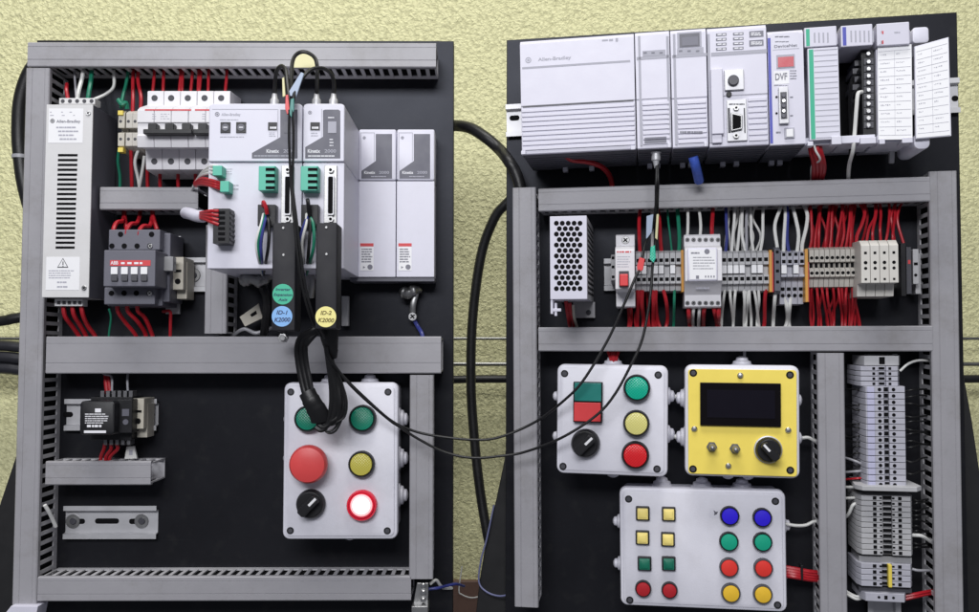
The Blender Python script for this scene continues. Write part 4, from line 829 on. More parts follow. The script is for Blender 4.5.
mb = t.mb(); z = t.f.pt(578, 64.5, RD)[1]; mb.box(a + 2, b - 4, z - .9, z + .9, RD, RD + .2); mb.pb(602, 39.5, 608, 41, RD, RD + .2); mb.pb(609, 39, 613, 41, RD, RD + .2); mb.pb(615.5, 38, 618, 41.5, RD, RD + .2); mb.build('panel_line', printl_m, t)
text(t, 'Allen-Bradley', 554.5, 58.6, RD, 3.2, printl_m, wp=33); ring_emblem(t, 528.3, 60.2, 3, RD, printl_m)
for px, py in ((523.3, 152.8), (633, 148)): mb = t.mb(); mb.pb(px - 2.3, py - 2.2, px + 2.3, py + 1.6, RD - .6, RD + 2); mb.build('latch', white_m, t, bevel=.5)
t = module(635.8, 670.7, 30.6, 148.5, 'narrow white module between the widest module and the one with a window', 99, 9, ribx=(642, 669))
a, b, z0, z1, zs = t.e
mb = t.mb(); mb.pb(636.6, 56, 670, 59, RD, RD + .25); mb.pb(639.5, 36, 641, 146, RD, RD + .25); mb.pb(667.5, 36, 669.5, 146, RD, RD + .25); mb.pb(642.5, 50.2, 665.5, 55.8, RD, RD + .3); mb.build('grey_trim', printl_m, t)
mb = t.mb()
for x in (645, 653, 661): mb.pb(x - 1.6, 52, x + 1.8, 53.6, RD + .3, RD + .45)
mb.pb(644.5, 137, 666.5, 139, RD + .4, RD + .9); mb.pb(644.5, 140, 666.5, 143, RD + .4, RD + .9); mb.build('indicator', print_m, t)
mb = t.mb(); mb.pb(667.5, 143, 671, 147.5, RD - .6, RD + 2); mb.build('latch', white_m, t, bevel=.5)
t = module(671.2, 707.4, 28.3, 147.5, 'narrow white module with a dark grey display window near its top', 98, 9, ribx=(677, 706))
mb = t.mb(); mb.pb(672, 54, 707, 57, RD, RD + .25); mb.pb(674.5, 34, 676, 145, RD, RD + .25); mb.pb(677, 48, 703.5, 54, RD, RD + .3); mb.pb(677.2, 32, 701.5, 47.5, RD, RD + .3); mb.build('grey_trim', printl_m, t)
mb = t.mb(); mb.pb(679.5, 33.5, 699.5, 46.5, RD + .3, RD + .7); o = mb.build('display_window', slate2_m, t); mb = t.mb(); mb.pb(682, 37, 698, 45.3, RD + .7, RD + .9); mb.build('display_glass', print_m, o)
mb = t.mb()
for x in (680.5, 689, 697.5): mb.pb(x - 1.6, 50.2, x + 1.8, 51.8, RD + .3, RD + .45)
mb.dashes(680, 130.5, 704, 134, 1, RD + .6, fill=.6, seed=4); mb.build('indicator', print_m, t)
mb = t.mb(); mb.pb(704, 142, 707.5, 146.5, RD - .6, RD + 2); mb.build('latch', white_m, t, bevel=.5)
t = module(708, 767.8, 25.5, 146.2, 'white controller module with key switch and serial port', 95.5, 8, ribx=(747.5, 766.5), name='controller_module', cat='controller')
mb = t.mb(); mb.pb(711, 51.2, 767, 54.2, RD, RD + .25); mb.pb(709, 34, 710.3, 143, RD, RD + .25); mb.build('grey_trim', printl_m, t)
mb = t.mb()
for c_ in range(2):
    for r_ in range(4):
        x = 716 + c_ * 17; y = 33.3 + r_ * 4.8 - c_ * .8; mb.pb(x, y, x + 10.5, y + 2.6, RD, RD + .3)
for r_ in range(2): mb.pb(749.3, 31 + r_ * 9, 763.5, 37 + r_ * 9, RD, RD + .3)
o = mb.build('status_lights', print_m, t)
mb = t.mb()
for c_ in range(2):
    for r_ in range(4):
        x = 717.5 + c_ * 17; y = 34 + r_ * 4.8 - c_ * .8; mb.pb(x, y, x + 4, y + 1.2, RD + .3, RD + .45); mb.pb(x + 5, y, x + 8, y + 1.2, RD + .3, RD + .45)
for r_ in range(2): mb.dashes(751, 32.3 + r_ * 9, 762.5, 35.8 + r_ * 9, 2, RD + .3, fill=.6, seed=r_)
mb.build('fine_print', printw_m, o)
mb = t.mb(); mb.pb(711.3, 68.5, 723.3, 134, RD, RD + 5); mb.pb(712, 122, 722, 143, RD, RD + 3); mb.build('side_latch', white2_m, t, bevel=.8)
mb = t.mb(); mb.pb(724.5, 69.5, 744, 90, RD, RD + 3); o = mb.build('key_switch', alu_m, t, bevel=.6); mb = t.mb(); mb.pc(733.5, 80, 5.6, RD + 2.5, RD + 6, 0, 20, ch=.8); mb.build('key_slot', dgrey_m, o)
mb = t.mb(); mb.pc(729, 94.2, 2.8, RD - .5, RD + 1.5, 0, 16, ch=.4); mb.build('reset_button', black_m, t)
mb = t.mb(); mb.pb(727, 99.5, 747, 141, RD - 1, RD + 2); o = mb.build('serial_port', alu_m, t, bevel=.5)
mb = t.mb(); mb.poly([(731, 112), (742.5, 114.5), (742.5, 129), (731, 131.5)], RD + 1.9, RD + 5); mb.build('socket_shell', steel_m, o, bevel=.8)
mb = t.mb(); mb.poly([(732.5, 114), (741, 116), (741, 127.5), (732.5, 129.5)], RD + 4.9, RD + 5.3); mb.build('socket_face', hole_m, o)
for y in (107.5, 135.3): mb = t.mb(); mb.pc(736.3, y, 3, RD + 1.9, RD + 4.6, 0, 6); mb.pc(736.3, y, 1.3, RD + 4.5, RD + 4.8, 1, 10); mb.build('hex_post', [steel_m, hole_m], o)
mb = t.mb(); mb.dashes(729, 103, 745, 105.5, 1, RD + 2, fill=.5, seed=1); mb.pb(728, 108, 730.2, 133, RD + 2, RD + 2.2); mb.pb(744, 108, 745.3, 133, RD + 2, RD + 2.2); mb.build('fine_print', printd_m, o)
t = module(768.4, 804.6, 29.5, 144.8, 'white network module with red display and blue edge stripe', None, name='network_module', cat='network module')
mb = t.mb(); mb.pb(769, 38, 771.8, 143.5, RD, RD + .3); mb.build('blue_stripe', bluep_m, t)
mb = t.mb(); mb.pb(772.5, 33, 799, 49, RD, RD + .3); o = mb.build('header_label', white_m, t)
mb = t.mb(); mb.dashes(775, 35, 792, 38.5, 1, RD + .3, fill=.35, seed=5); mb.dashes(775, 40.5, 792, 43, 1, RD + .3, fill=.35, seed=6); mb.build('fine_print', print_m, o); text(t, 'DeviceNet', 785.5, 46, RD + .3, 2.8, print_m, o, wp=23)
mb = t.mb(); mb.pb(776.5, 54.5, 794.8, 68, RD, RD + .5); o = mb.build('display_frame', printl_m, t); mb = t.mb(); mb.pb(778, 56.8, 793.8, 66.8, RD + .5, RD + .8); o2 = mb.build('red_display', redd_m, o)
mb = t.mb(); mb.pb(774, 71, 789, 84, RD, RD + .2); o = mb.build('logo_label', label_m, t); text(t, 'DVF', 781, 77, RD + .2, 7, print_m, o, wp=12)
mb = t.mb(); mb.dashes(790, 69.5, 797, 80, 4, RD, fill=.4, seed=7); mb.dashes(774, 84.8, 789, 86.3, 1, RD, fill=.5, seed=8); mb.dashes(790, 96, 794, 98.5, 1, RD, fill=.6, seed=2); mb.dashes(790, 114.5, 794, 117, 1, RD, fill=.6, seed=3); mb.dashes(776, 131, 781, 134, 1, RD, fill=.6, seed=3); mb.build('fine_print', print_m, t)
mb = t.mb(); mb.pb(779, 86.8, 788.6, 123.5, RD, RD + 4); o = mb.build('bus_connector', alu_m, t, bevel=.5)
mb = t.mb(); mb.pb(780.6, 92, 787, 119, RD + 3.8, RD + 4.2); mb.build('connector_face', dgrey_m, o)
for i in range(5): mb = t.mb(); mb.pc(783.8, 95.5 + i * 5.1, 2.1, RD + 4, RD + 5.4, 0, 12, ch=.4); mb.build('pin', screw_m if i % 2 else slate2_m, o)
for y in (97, 113.3): mb = t.mb(); mb.pc(776.6, y, 1.2, RD - .3, RD + .4, 0, 10); mb.build('pin_hole', hole_m, t)
mb = t.mb(); mb.pb(784.6, 127.5, 794.6, 138.3, RD, RD + 1.5); o = mb.build('service_port', printl_m, t, bevel=.4); mb = t.mb(); mb.pb(786.4, 129, 793.4, 136.8, RD + 1.3, RD + 2.3); mb.build('port_cover', label_m, o, bevel=.4)
# I/O modules
def io(x0, x1, yc0, yc1, y1, label, stripe, cols):
    t = T(RR.at((x0 + x1) / 2, y1, 0), 'terminal_module', label, 'input output module'); a, b, z0, z1 = t.f.rect(x0, yc0, x1, y1, RD); zc = t.f.pt((x0 + x1) / 2, yc1, RD)[1]
    mb = t.mb(); mb.box(a + .3, b - .3, z0 + 3, z1 - 6, 6, 40); mb.box(a + .3, b - .3, z0 - 1, z0 + 6, 40, RD - 8); mb.build('housing', white_m, t, bevel=.6)
    mb = t.mb(); mb.box(a + .6, b - 2, zc, z1, 40, RD); mb.box(b - 2, b - .3, zc + 2, z1 - 6, 40, RD - 4); cap = mb.build('top_cap', white2_m, t, bevel=1)
    w = x1 - x0
    mb = t.mb(); mb.pb(x0 + 1.2, yc0 + 2.5, x0 + 4.8, yc1 - .5, RD, RD + .2); mb.build('colour_strip', stripe, cap)
    mb = t.mb()
    for i in range(cols): mb.pb(x0 + 9 + i * 4.4, yc0 + 6, x0 + 10.5 + i * 4.4, yc1 - 4, RD, RD + .2)
    if cols == 0: mb.dashes(x0 + 17, yc0 + 9, x0 + 23, yc0 + 11, 1, RD, fill=.8)
    mb.build('fine_print', printl_m, cap)
    return t, (a, b, z0, z1, zc)
t, (a, b, z0, z1, zc) = io(804.9, 840.5, 26.6, 46.5, 142, 'input module with closed lined door and green edge strip', greenp_m, 4)
mb = t.mb(); mb.box(a + 3, b - 1, z0 + 2, zc - .8, RD - 6, RD - .5); o = mb.build('door', white_m, t, bevel=.6)
mb = t.mb(); mb.box(a + 4.2, a + 8, z0 + 3, zc - 2, RD - .5, RD - .2); mb.build('green_strip', greenp_m, o)
mb = t.mb()
for i in range(17): z = z0 + 4 + (zc - z0 - 7) * i / 16; mb.box(a + 8.5, b - 2, z - .3, z + .3, RD - .5, RD - .25)
mb.build('grid_lines', printl_m, o)
mb = t.mb(); mb.box(b - 9, b - .5, z0 - 3, z0 + 4.5, RD - 10, RD + 1); mb.box(a + 1, a + 6, z0 - 3, z0 + 1, RD - 10, RD); mb.build('door_hinge', white_m, t, bevel=.6)
t, (a, b, z0, z1, zc) = io(841.5, 876.5, 24.6, 46, 140, 'module with its door missing and a black screw terminal strip exposed', bluep_m, 6)
mb = t.mb(); mb.box(a + .5, b - .5, z0 + 2, zc - 1, 40.2, 44); mb.build('inner_face', hole_m, t)
mb = t.mb(); mb.pb(862, 50, 875.5, 139.5, 44, RD - 12); tb = mb.build('terminal_strip', black_m, t, bevel=.6)
for i in range(10): mb = t.mb(); y = 61.5 + i * 7.05; mb.pb(864, y - 3.2, 873.5, y + 3, RD - 12, RD - 10.5, 1); mb.pc(868.8, y, 2.6, RD - 11, RD - 8.2, 0, 14, ch=.6); mb.build('terminal_screw', [screw_m, dgrey_m], tb)
for y in (53.5, 138): mb = t.mb(); mb.pc(868.5, y, 2.5, RD - 12.5, RD - 9.5, 0, 14, ch=.6); mb.build('fixing_screw', screw_m, tb)
mb = t.mb()
for i in range(4): mb.pb(854.5 - (i % 2) * 2, 60 + i * 8, 861.5, 66 + i * 8, 44, RD - 22)
mb.build('wire_guard', dgrey_m, t, bevel=.6)
mb = t.mb(); mb.box(b - 14, b - .5, z0 - 3, z0 + 3, RD - 20, RD - 4); mb.build('door_hinge', white_m, t, bevel=.6)
t, (a, b, z0, z1, zc) = io(877.3, 913.5, 22.5, 45, 139.5, 'module with white paper table on its door, left of the opened one', white2_m, 0)
def sheet(t, P, d, seed, parent):
    mb = t.mb(); mb.poly(P, d, d + .4); o = mb.build('paper_label', paper_m, parent)
    rg = random.Random(seed); L = lambda u, v: tuple(P[0][i] * (1 - u) * (1 - v) + P[1][i] * u * (1 - v) + P[3][i] * (1 - u) * v + P[2][i] * u * v for i in (0, 1))
    mb = t.mb()
    def seg(u0, v0, u1, v1): mb.poly([L(u0, v0), L(u1, v0), L(u1, v1), L(u0, v1)], d + .4, d + .55)
    for i in range(11): v = .05 + i * .09; seg(.03, v, .97, v + .004)
    seg(.49, .05, .498, .95); mb.build('grid_lines', faint_m, o)
    mb = t.mb()
    for i in range(10):
        for c_ in (0, 1):
            u = .08 + c_ * .47; v = .09 + i * .09
            for q in range(rg.randint(3, 6)):
                w = rg.uniform(.015, .045); seg(u, v - .006 + rg.uniform(-.004, .004), u + w, v + rg.uniform(-.001, .008)); u += w + .018
    mb.build('handwriting', faint_m, o)
mb = t.mb(); mb.box(a + 1, b - 1, z0 + 1, zc - 1, 40.2, RD - 6); o = mb.build('door', white_m, t, bevel=.6)
sheet(t, [(877.5, 47.2), (911.5, 44.2), (912.5, 139.3), (878.2, 139.8)], RD - 4, 1, o)
mb = t.mb(); mb.pb(881, 16 + 24.5, 883.5, 44, RD, RD + .2); mb.pb(881, 31, 883.5, 34, RD, RD + .2); mb.build('red_marks', redp_m, t)
mb = t.mb(); mb.box(a + 1, a + 6, z0 - 3, z0 + 2, RD - 20, RD - 3); mb.box(b - 10, b - 1, z0 - 3, z0 + 2, RD - 20, RD - 3); mb.build('door_hinge', white_m, t, bevel=.6)
mb = t.mb(); mb.prr(912.5, 27, 929, 43, 30, RD - 14, 3, top=1); mb.build('end_cap', white_m, t)
t = T(RR.at(932, 142, 40), 'opened_door', 'tilted white paper-covered door standing open at the right end of the rack', 'module door')
mb = t.mb(); mb.poly([(914.5, 46.5), (948.8, 37), (951.5, 136), (915.8, 139)], 50, 53); o = mb.build('door_panel', white_m, t, bevel=.4)
sheet(t, [(915.3, 47.4), (948, 38.2), (950.3, 135), (916.7, 138)], 53, 2, o)
mb = t.mb(); mb.prr(914, 133, 930, 149, -6, 48, 5, top=1); mb.build('hinge_bracket', white_m, t)
# rack wiring
wires(RB, [[(566, 156, 70), (573, 160, 62), (588, 162, 54), (602, 167, 42), (610, 177, 26), (613, 192, 18)]], red_m, 'red cable emerging under the widest rack module', None, 2.6, 'cable', 'cable')
mb = MB(RB.at(656, 158, 84)); mb.ptube([(656, 152, 0), (656, 157, 0), (656, 161, 0), (656.5, 168, 0)], [5, 5, 4, 4, 4, 4, 4.4, 4.4, 4.4, 4.4, 4.4, 4.4, 3.2, 3, 2.8, 2.6, 2.4, 2.2, 2], 0, 10); tag(mb.build('cable_ferrule', alu_m), 'metal ferrule plugged in under the narrow rack module', 'connector')
mb = MB(RB.at(694, 160, 80)); mb.ptube([(693, 157, 2), (695, 164, 0), (697, 172, -8), (699, 181, -20)], 4.6, 0, 10); tag(mb.build('cable', bcab_m), 'short thick blue cable below the rack module with the window', 'cable')
for k, (dx, dd) in enumerate(((-4.5, 0), (-1, 3), (2.5, 3), (5.5, 0))):
    wires(RB, [[(815 + dx * .7, 140, 76 + dd), (815 + dx, 150, 80 + dd), (818 + dx, 161, 70 + dd), (818.5 + dx, 170, 54), (817 + dx * .8, 182, 26)]], red_m, ('leftmost', 'second', 'third', 'rightmost')[k] + ' red wire of the bunch hanging under the input module', None, 2.1)
wires(RB, [[(813, 140, 84), (815.5, 150, 88), (820, 160, 82), (812, 166, 56), (811, 182, 24)]], white_w, 'thin pale wire crossing the red bunch under the input module', None, 1.0)
wires(RB, [[(862, 92, 84), (858, 94, 88), (856.5, 108, 88), (855, 128, 86), (853, 150, 84), (849, 166, 60), (848, 185, 24)]], white_w, 'white wire hanging from the exposed screw terminals', None, 1.8)
wires(RB, [[(860, 70 + i * 9, 74), (852, 80 + i * 8, 70), (850 + i, 100 + i * 6, 66), (851 + i, 138, 62), (850, 160, 50), (849, 185, 22)] for i in range(4)], cable_m, 'black wire behind the white wire in the doorless module', 'black wires in the doorless module', 1.7)
mb = MB(RB.at(892, 150, 30)); mb.poly([(886, 141), (900, 141), (895, 150), (894.5, 163), (889.5, 163), (890, 150)], 10, 14); tag(mb.build('mounting_clip', term_m, bevel=.6), 'grey clip hanging below the paper-labelled rack modules', 'clip')

# perforated supply
t = T(RB.at(570, 300, 0), 'power_supply', 'white power supply with perforated hexagon-hole front', 'power supply'); D = 110
mb = t.mb(); mb.pb(550, 216, 587, 299.3, D - 1.5, D); a, b, z0, z1 = t.f.rect(550, 216, 587, 299.3, D); mb.box(a, a + 1.2, z0, z1, 2, D - 1.6); mb.box(a + 1.3, b - 1.5, z0, z0 + 1.2, 2, D - 1.6); mb.box(a + 1.3, b - 1.5, z1 - 1.2, z1, 2, D - 1.6); mb.build('front_cover', white2_m, t, bevel=.5)
mb = t.mb(); mb.box(b - 1.4, b - .1, z0, z1, 2, D - 1.55)
mb.build('side_panel', term_m, t, bevel=.3)
mb = t.mb()
for i in range(14):
    for j in range(8): z = z0 + 4 + (z1 - z0 - 8) * (i + .5) / 14; d = 10 + j * 11.5; mb.box(b - .3, b + .1, z - 1.3, z + 1.3, d, d + 7)
mb.build('side_vents', hole_m, t)
mb = t.mb()
for i in range(13):
    n = 5 if i % 2 == 0 else 4
    for j in range(n): mb.pc(556.4 + j * 5.9 + (0 if i % 2 == 0 else 2.95), 223.2 + i * 5.45, 2.5, D - .4, D + .12, 0, 12)
mb.build('vent_holes', hole_m, t)
mb = t.mb(); mb.pb(550.5, 299.6, 553, 314, D - 20, D - 1); mb.pb(554.5, 303, 557, 316, D - 8, D - 2); mb.pb(550.5, 308.5, 561, 311.5, D - 7, D - 1.5); mb.build('bracket', white2_m, t, bevel=.4)
mb = t.mb(); mb.pb(573, 302, 595, 318, 2, 8); mb.build('mounting_foot', term_m, t, bevel=.5); mb = t.mb(); mb.pc(588.5, 312.5, 2.6, 7.5, 8.6, 0, 14); mb.build('screw', dgrey_m, t)
wires(RB, [[(566, 301, 50), (568, 315, 44), (570, 327, 26), (571, 338, 18)], [(569.5, 303, 50), (571.5, 315, 44), (574, 326, 26), (574, 338, 18)]], red_m, 'red wire under the perforated power supply', 'red wires under the perforated supply', 2.0)
wires(RB, [[(573, 305, 50), (574, 317, 44), (577, 328, 26), (577, 340, 18)]], beige_m, 'pale tan wire under the perforated power supply', None, 1.4)

# middle rail and terminals
rail(RB, 604, 256, 926, 289, 'long mounting rail behind the row of terminals on the right board')
def slice_(fr, xa, w_px, n, y0, y1, D, mtl, label, group, holes, plug=None, lower=None, bevel=.35, name='terminal_block', shoulder=3, cat='terminal block', cavity=None, mats=None, vert=False, xs=None, plugs=None, skip=()):
    """row of n identical terminals; vert rows run downwards"""
    P0 = (lambda p, q: (p, q)) if not vert else (lambda p, q: (q, p))
    f = fr.at(*P0(xa + w_px / 2, (y0 + y1) / 2), 0, 90 if vert else 0)
    t = T(f, name, label, cat, group if n > 1 else None)
    if not vert: a, b, z0, z1 = f.rect(xa, y0, xa + w_px, y1, D)
    else: a, b, z0, z1 = f.rect(y0, xa, y1, xa + w_px, D)
    def Z(y, d): q = f.pt(*P0(xa + w_px / 2, y), d); return q[1]
    mb = t.mb(); sg = 1 if Z(y0, D) > Z(y1, D) else -1; s = shoulder * sg
    za, zb = Z(y0, D), Z(y1, D)
    prof = [(6, zb - 1 * sg), (6, za + 1 * sg), (D - 7, za), (D, za - s)]
    if cavity:
        c0, c1, cd = cavity; prof += [(D, Z(c0, D)), (D - cd, Z(c0, D)), (D - cd, Z(c1, D)), (D, Z(c1, D))]
    prof += [(D, zb + s), (D - 7, zb)]
    if lower: l0, ld = lower; prof = prof[:-2] + [(D, Z(l0, D)), (D - ld, Z(l0, D) - .5 * sg), (D - ld - 2, zb)]
    gp = .28 if vert else .16; mb.prof_x(prof, a + gp, b - gp)
    w = b - a; cx = (a + b) / 2
    for (y, hw, hh, round_, dd) in holes:
        z = Z(y, D - dd); k = f.px(*P0(xa, y), D)
        if round_: mb.lathe(cx, z, [(hw * k, D - dd - .6), (hw * k, D - dd + .2)], 1, 12)
        else: mb.box(cx - hw * k, cx + hw * k, z - hh * k, z + hh * k, D - dd - .6, D - dd + .2, 1)
    mb.build('terminal_body', [mtl, hole_m], t, bevel=bevel)
    roots = [t.o]
    if plug and not plugs: addplug = [0]
    if plug:
        y, hw, hh, m = plug; z = Z(y, D); k = f.px(*P0(xa, y), D); mb = t.mb(); mb.box(cx - w * .5 + .35, cx + w * .5 - .35, z - hh * k, z + hh * k, D - 6, D + 1.2); pl = mb.build('fuse_plug', m, t, bevel=.4)
    for i in range(1, n):
        c = copy_tree(t.o); c.matrix_basis = t.o.matrix_basis @ Matrix.Translation((w * .001 * i, 0, 0)); roots.append(c)
    if plug and plugs is not None:
        for i, r_ in enumerate(roots):
            if i not in plugs:
                for ch in list(r_.children):
                    if ch.name.startswith('fuse_plug'): bpy.data.objects.remove(ch)
    return roots
SQ = lambda y, s=1.9: (y, s, s, False, 0)
slice_(RB, 610.8, 4.6, 1, 254, 283, 44, term_m, 'single grey terminal left of the breaker with the red lever', None, [SQ(258, 1.5), SQ(267, 1.5), SQ(277, 1.5)])
slice_(RB, 635.6, 5.68, 8, 250.5, 291, 48, term_m, 'grey fuse terminal between the red-lever breaker and the white relay', 'grey terminals left of the relay', [SQ(260.6), SQ(279.6)], plug=(270, 0, 4.3, label_m), cavity=(265, 275, 5), lower=(284, 5), plugs={0, 1, 3, 4, 6})
slice_(RB, 721.2, 5.95, 8, 250.5, 291, 48, term_m, 'grey fuse terminal between the white relay and the dark end plate', 'grey terminals right of the relay', [SQ(260, 2), SQ(279, 2)], plug=(269.5, 0, 4.3, label_m), cavity=(265, 275, 5), lower=(284, 5), plugs={0, 1, 2, 3, 5, 6})
def plate(x0, x1, y0, y1, D, m, label, name='end_plate'):
    t = T(RB.at((x0 + x1) / 2, (y0 + y1) / 2, 0), name, label, 'end plate'); mb = t.mb(); mb.pb(x0, y0, x1, y1, 6, D); mb.build('plate', m, t, bevel=.3); return t
t = plate(681.2, 683.8, 250, 292, 50, orange_m, 'orange end plate left of the white relay')
t = plate(769.2, 772.2, 250, 292, 50, orange_m, 'orange end plate in front of the dark terminal, right of the relay'); mb = t.mb(); mb.pb(772.3, 252, 773.4, 292, 10, 49); mb.build('red_edge', redp_m, t)
t = plate(805.2, 808.2, 249, 302, 52, orange_m, 'taller orange end plate left of the sand-coloured terminals'); mb = t.mb(); mb.pb(808.3, 262, 809, 302, 10, 50); mb.build('red_edge', redp_m, t)
slice_(RB, 774.2, 6.6, 1, 246.5, 294, 50, slate2_m, 'dark slate terminal between the orange plates', None, [SQ(252, 1.6), SQ(262, 1.6), SQ(271, 1.6), SQ(282, 1.6)])
slice_(RB, 781, 6.05, 4, 250, 304, 48, termw_m, 'tall two-tier grey terminal between the dark one and the orange plate', 'two-tier grey terminals', [SQ(254.6, 1.7), SQ(261.6, 1.9), (289, 1.9, 1.7, False, 9), (295.5, 1.9, 1.7, True, 9)], plug=(269.5, 0, 4.5, label_m), cavity=(265, 274.5, 5), lower=(277, 9), plugs={0, 2})
slice_(RB, 809.2, 5.16, 10, 247, 287, 46, sand_m, 'sand-coloured terminal in the row above the red wires', 'sand-coloured terminals', [(258, 1.9, 1.9, True, 0), (273.2, 1.9, 1.9, True, 0), (265.6, 1.7, 2.6, False, 4)], cavity=(262.3, 269, 4), lower=(277, 5))
r_ = slice_(RB, 861, 9.4, 4, 240, 296, 72, creamt_m, 'large pale cream terminal at the right end of the terminal row', 'large cream terminals', [(253, 1.5, 1.5, False, 0), (262.7, 2, 2, True, 0), (268.4, 1.8, 1.8, True, 0), (279.3, 1.3, 1.3, False, 0)], lower=(283, 16), shoulder=5, bevel=.8)
plate(901, 906, 243, 296, 44, black_m, 'black end piece right of the large cream terminals', 'end_plate')
t = plate(906.5, 911.5, 247, 294, 40, dgrey_m, 'dark grey end piece with red mark beside the black one'); mb = t.mb(); mb.pb(908, 260, 910.5, 264, 40, 40.3); mb.build('red_mark', redp_m, t)
end_clamp(RB, 913, 249, 921, 294, 34, 'beige end clamp at the far right of the terminal row', term_m)
# red-lever breaker
t = T(RB.at(625, 271, 0), 'circuit_breaker', 'slim white single-pole breaker with a red lever', 'circuit breaker'); mb = t.mb(); a, b = t.f.rect(615.8, 234, 635, 308, 56)[:2]; Z = lambda y, d: t.f.pt(625, y, d)[1]
mb.prof_x([(4, Z(308, 50)), (4, Z(233, 50)), (48, Z(234.5, 48)), (52, Z(235.5, 52)), (52, Z(246, 52)), (68, Z(247, 68)), (74, Z(250, 74)), (74, Z(289, 74)), (70, Z(291, 70)), (52, Z(292, 52)), (52, Z(306.5, 52)), (48, Z(307.5, 48))], a, b); mb.build('housing', breaker_m, t, bevel=.7)
mb = t.mb(); mb.pb(619, 271, 628.8, 287, 73.8, 76); o = mb.build('lever_slot', printd_m, t, bevel=.3); mb = t.mb(); mb.pb(619.6, 274, 628.2, 286, 75, 84); mb.build('red_lever', r_cap, o, bevel=1)
screwhead(t, 625.5, 240, 4, 52); mb = t.mb(); mb.dashes(617, 250.8, 632, 253, 1, 74, fill=.7, gap=.5, seed=4); mb.build('red_print', redp_m, t)
mb = t.mb(); mb.dashes(617, 255.5, 631, 268, 5, 74, fill=.3, seed=8); mb.pc(624.5, 301, 2.6, 51.8, 52.3, 1, 14); mb.build('fine_print', [printl_m, printl_m], t)
# relay
t = T(RB.at(702, 271, 0), 'safety_relay', 'white relay with two rows of screw terminals in the terminal row', 'relay'); mb = t.mb(); a, b = t.f.rect(684.3, 234, 721, 308, 58)[:2]; Z = lambda y, d: t.f.pt(702, y, d)[1]
mb.prof_x([(4, Z(308, 50)), (4, Z(234, 50)), (54, Z(234.5, 54)), (56, Z(236, 56)), (56, Z(246, 56)), (66, Z(247, 66)), (72, Z(249, 72)), (72, Z(281, 72)), (68, Z(282.5, 68)), (57, Z(295, 57)), (57, Z(306.5, 57)), (52, Z(308, 52))], a, b); mb.build('housing', breaker_m, t, bevel=.7)
mb = t.mb(); mb.prr(687.3, 247.5, 717.6, 281, 71, 74, 2, top=.8); o = mb.build('front_cover', white2_m, t)
mb = t.mb(); mb.pb(689.5, 249.5, 716, 279.3, 74, 74.2); lb = mb.build('front_label', label_m, o); mb = t.mb(); mb.dashes(691, 252, 700, 254, 1, 74.2, fill=.8, seed=3); mb.dashes(693, 256, 715, 270, 5, 74.2, fill=.25, seed=5); mb.pc(707, 251.5, 2.7, 74.2, 74.35, 0); mb.pb(696, 275.5, 699, 278.7, 74.2, 74.4); 
for i in range(4): mb.pb(705 + i * 2.8, 275.5, 706.3 + i * 2.8, 277.5, 74.2, 74.4)
mb.build('fine_print', print_m, lb)
for i in range(6): screwhead(t, 687.5 + i * 6.1, 239.8, 2.2, 56, kgrey_m); screwhead(t, 687.5 + i * 6.1, 303, 2.2, 57, kgrey_m)
mb = t.mb(); mb.dashes(696, 287, 710, 289.5, 1, 65, fill=.7, seed=4); mb.build('fine_print', printl_m, t)

# ---- right board wires, upper side
UP, LO = 203, 334
wires(RB, [drop(640.5, 206, 20, 640, 253, 40)], red_m, 'red wire left of the blue tag, above the grey terminals', None, 1.9)
wires(RB, [drop(652.5, 206, 20, 652, 253, 40, 1)], white_w, 'white wire behind the green tag, above the grey terminals', None, 1.5)
wires(RB, [drop(657, 206, 20, 661.5, 253, 40, 2)], red_m, 'red wire right of the yellow strip tag, above the grey terminals', None, 1.9)
wires(RB, [drop(667.5, 206, 20, 672, 253, 40, 0)], green_w, 'thin dark green wire above the grey terminals', None, 1.0)
wires(RB, [drop(677, 206, 20, 679, 253, 40, 1.5)], green_w, 'thick green wire beside the white relay, above the grey terminals', None, 2.0)
wires(RB, [drop(687, 204, 20, 687, 238, 50), drop(697, 204, 20, 700, 238, 50, 1.5)], white_w, 'white wire dropping to the top of the white relay', 'white wires above the relay', 1.5)
wires(RB, [drop(713, 204, 20, 712, 238, 50)], red_m, 'red wire dropping to the top of the white relay', None, 2.0)
wires(RB, [drop(726, 203, 20, 725.5, 253, 40)], blue_w, 'dark blue wire just right of the white relay', None, 1.6)
wires(RB, [drop(734.5, 203, 20, 731.5, 253, 40, 1), drop(742.5, 203, 20, 737, 253, 40, 1), drop(743, 203, 20, 746, 253, 40, -1), drop(750, 203, 20, 753.5, 253, 40, -2), drop(763.5, 203, 20, 760, 253, 40, 1)], white_w, 'white wire above the grey terminals right of the relay', 'white wires above the right grey terminals', 1.5)
wires(RB, [drop(748.5, 203, 20, 746.5, 253, 40, 0)], greyw_m, 'grey wire among the white ones right of the relay', None, 1.5)
wires(RB, [[(782, 200, 20), (780, 209, 28), (774.8, 226, 38), (777.5, 249, 42)]], white_w, 'white wire bowing left over the dark slate terminal', None, 1.7)
wires(RB, [[(785, 200, 20), (785.5, 215, 30), (784, 238, 38), (783.5, 253, 42)], [(791, 200, 20), (796, 220, 34), (798.5, 235, 40), (797, 253, 42)], [(801, 200, 20), (807, 213, 32), (806.5, 226, 38), (802.5, 243, 42), (802, 253, 42)]], white_w, 'white wire above the two-tier grey terminals', 'white wires above the two-tier terminals', 1.8)
wires(RB, [[(786, 200, 20), (787.5, 215, 30), (787, 238, 38), (789, 253, 42)], ], blue_w, 'blue wire crossing the white ones above the two-tier terminals', None, 1.7)
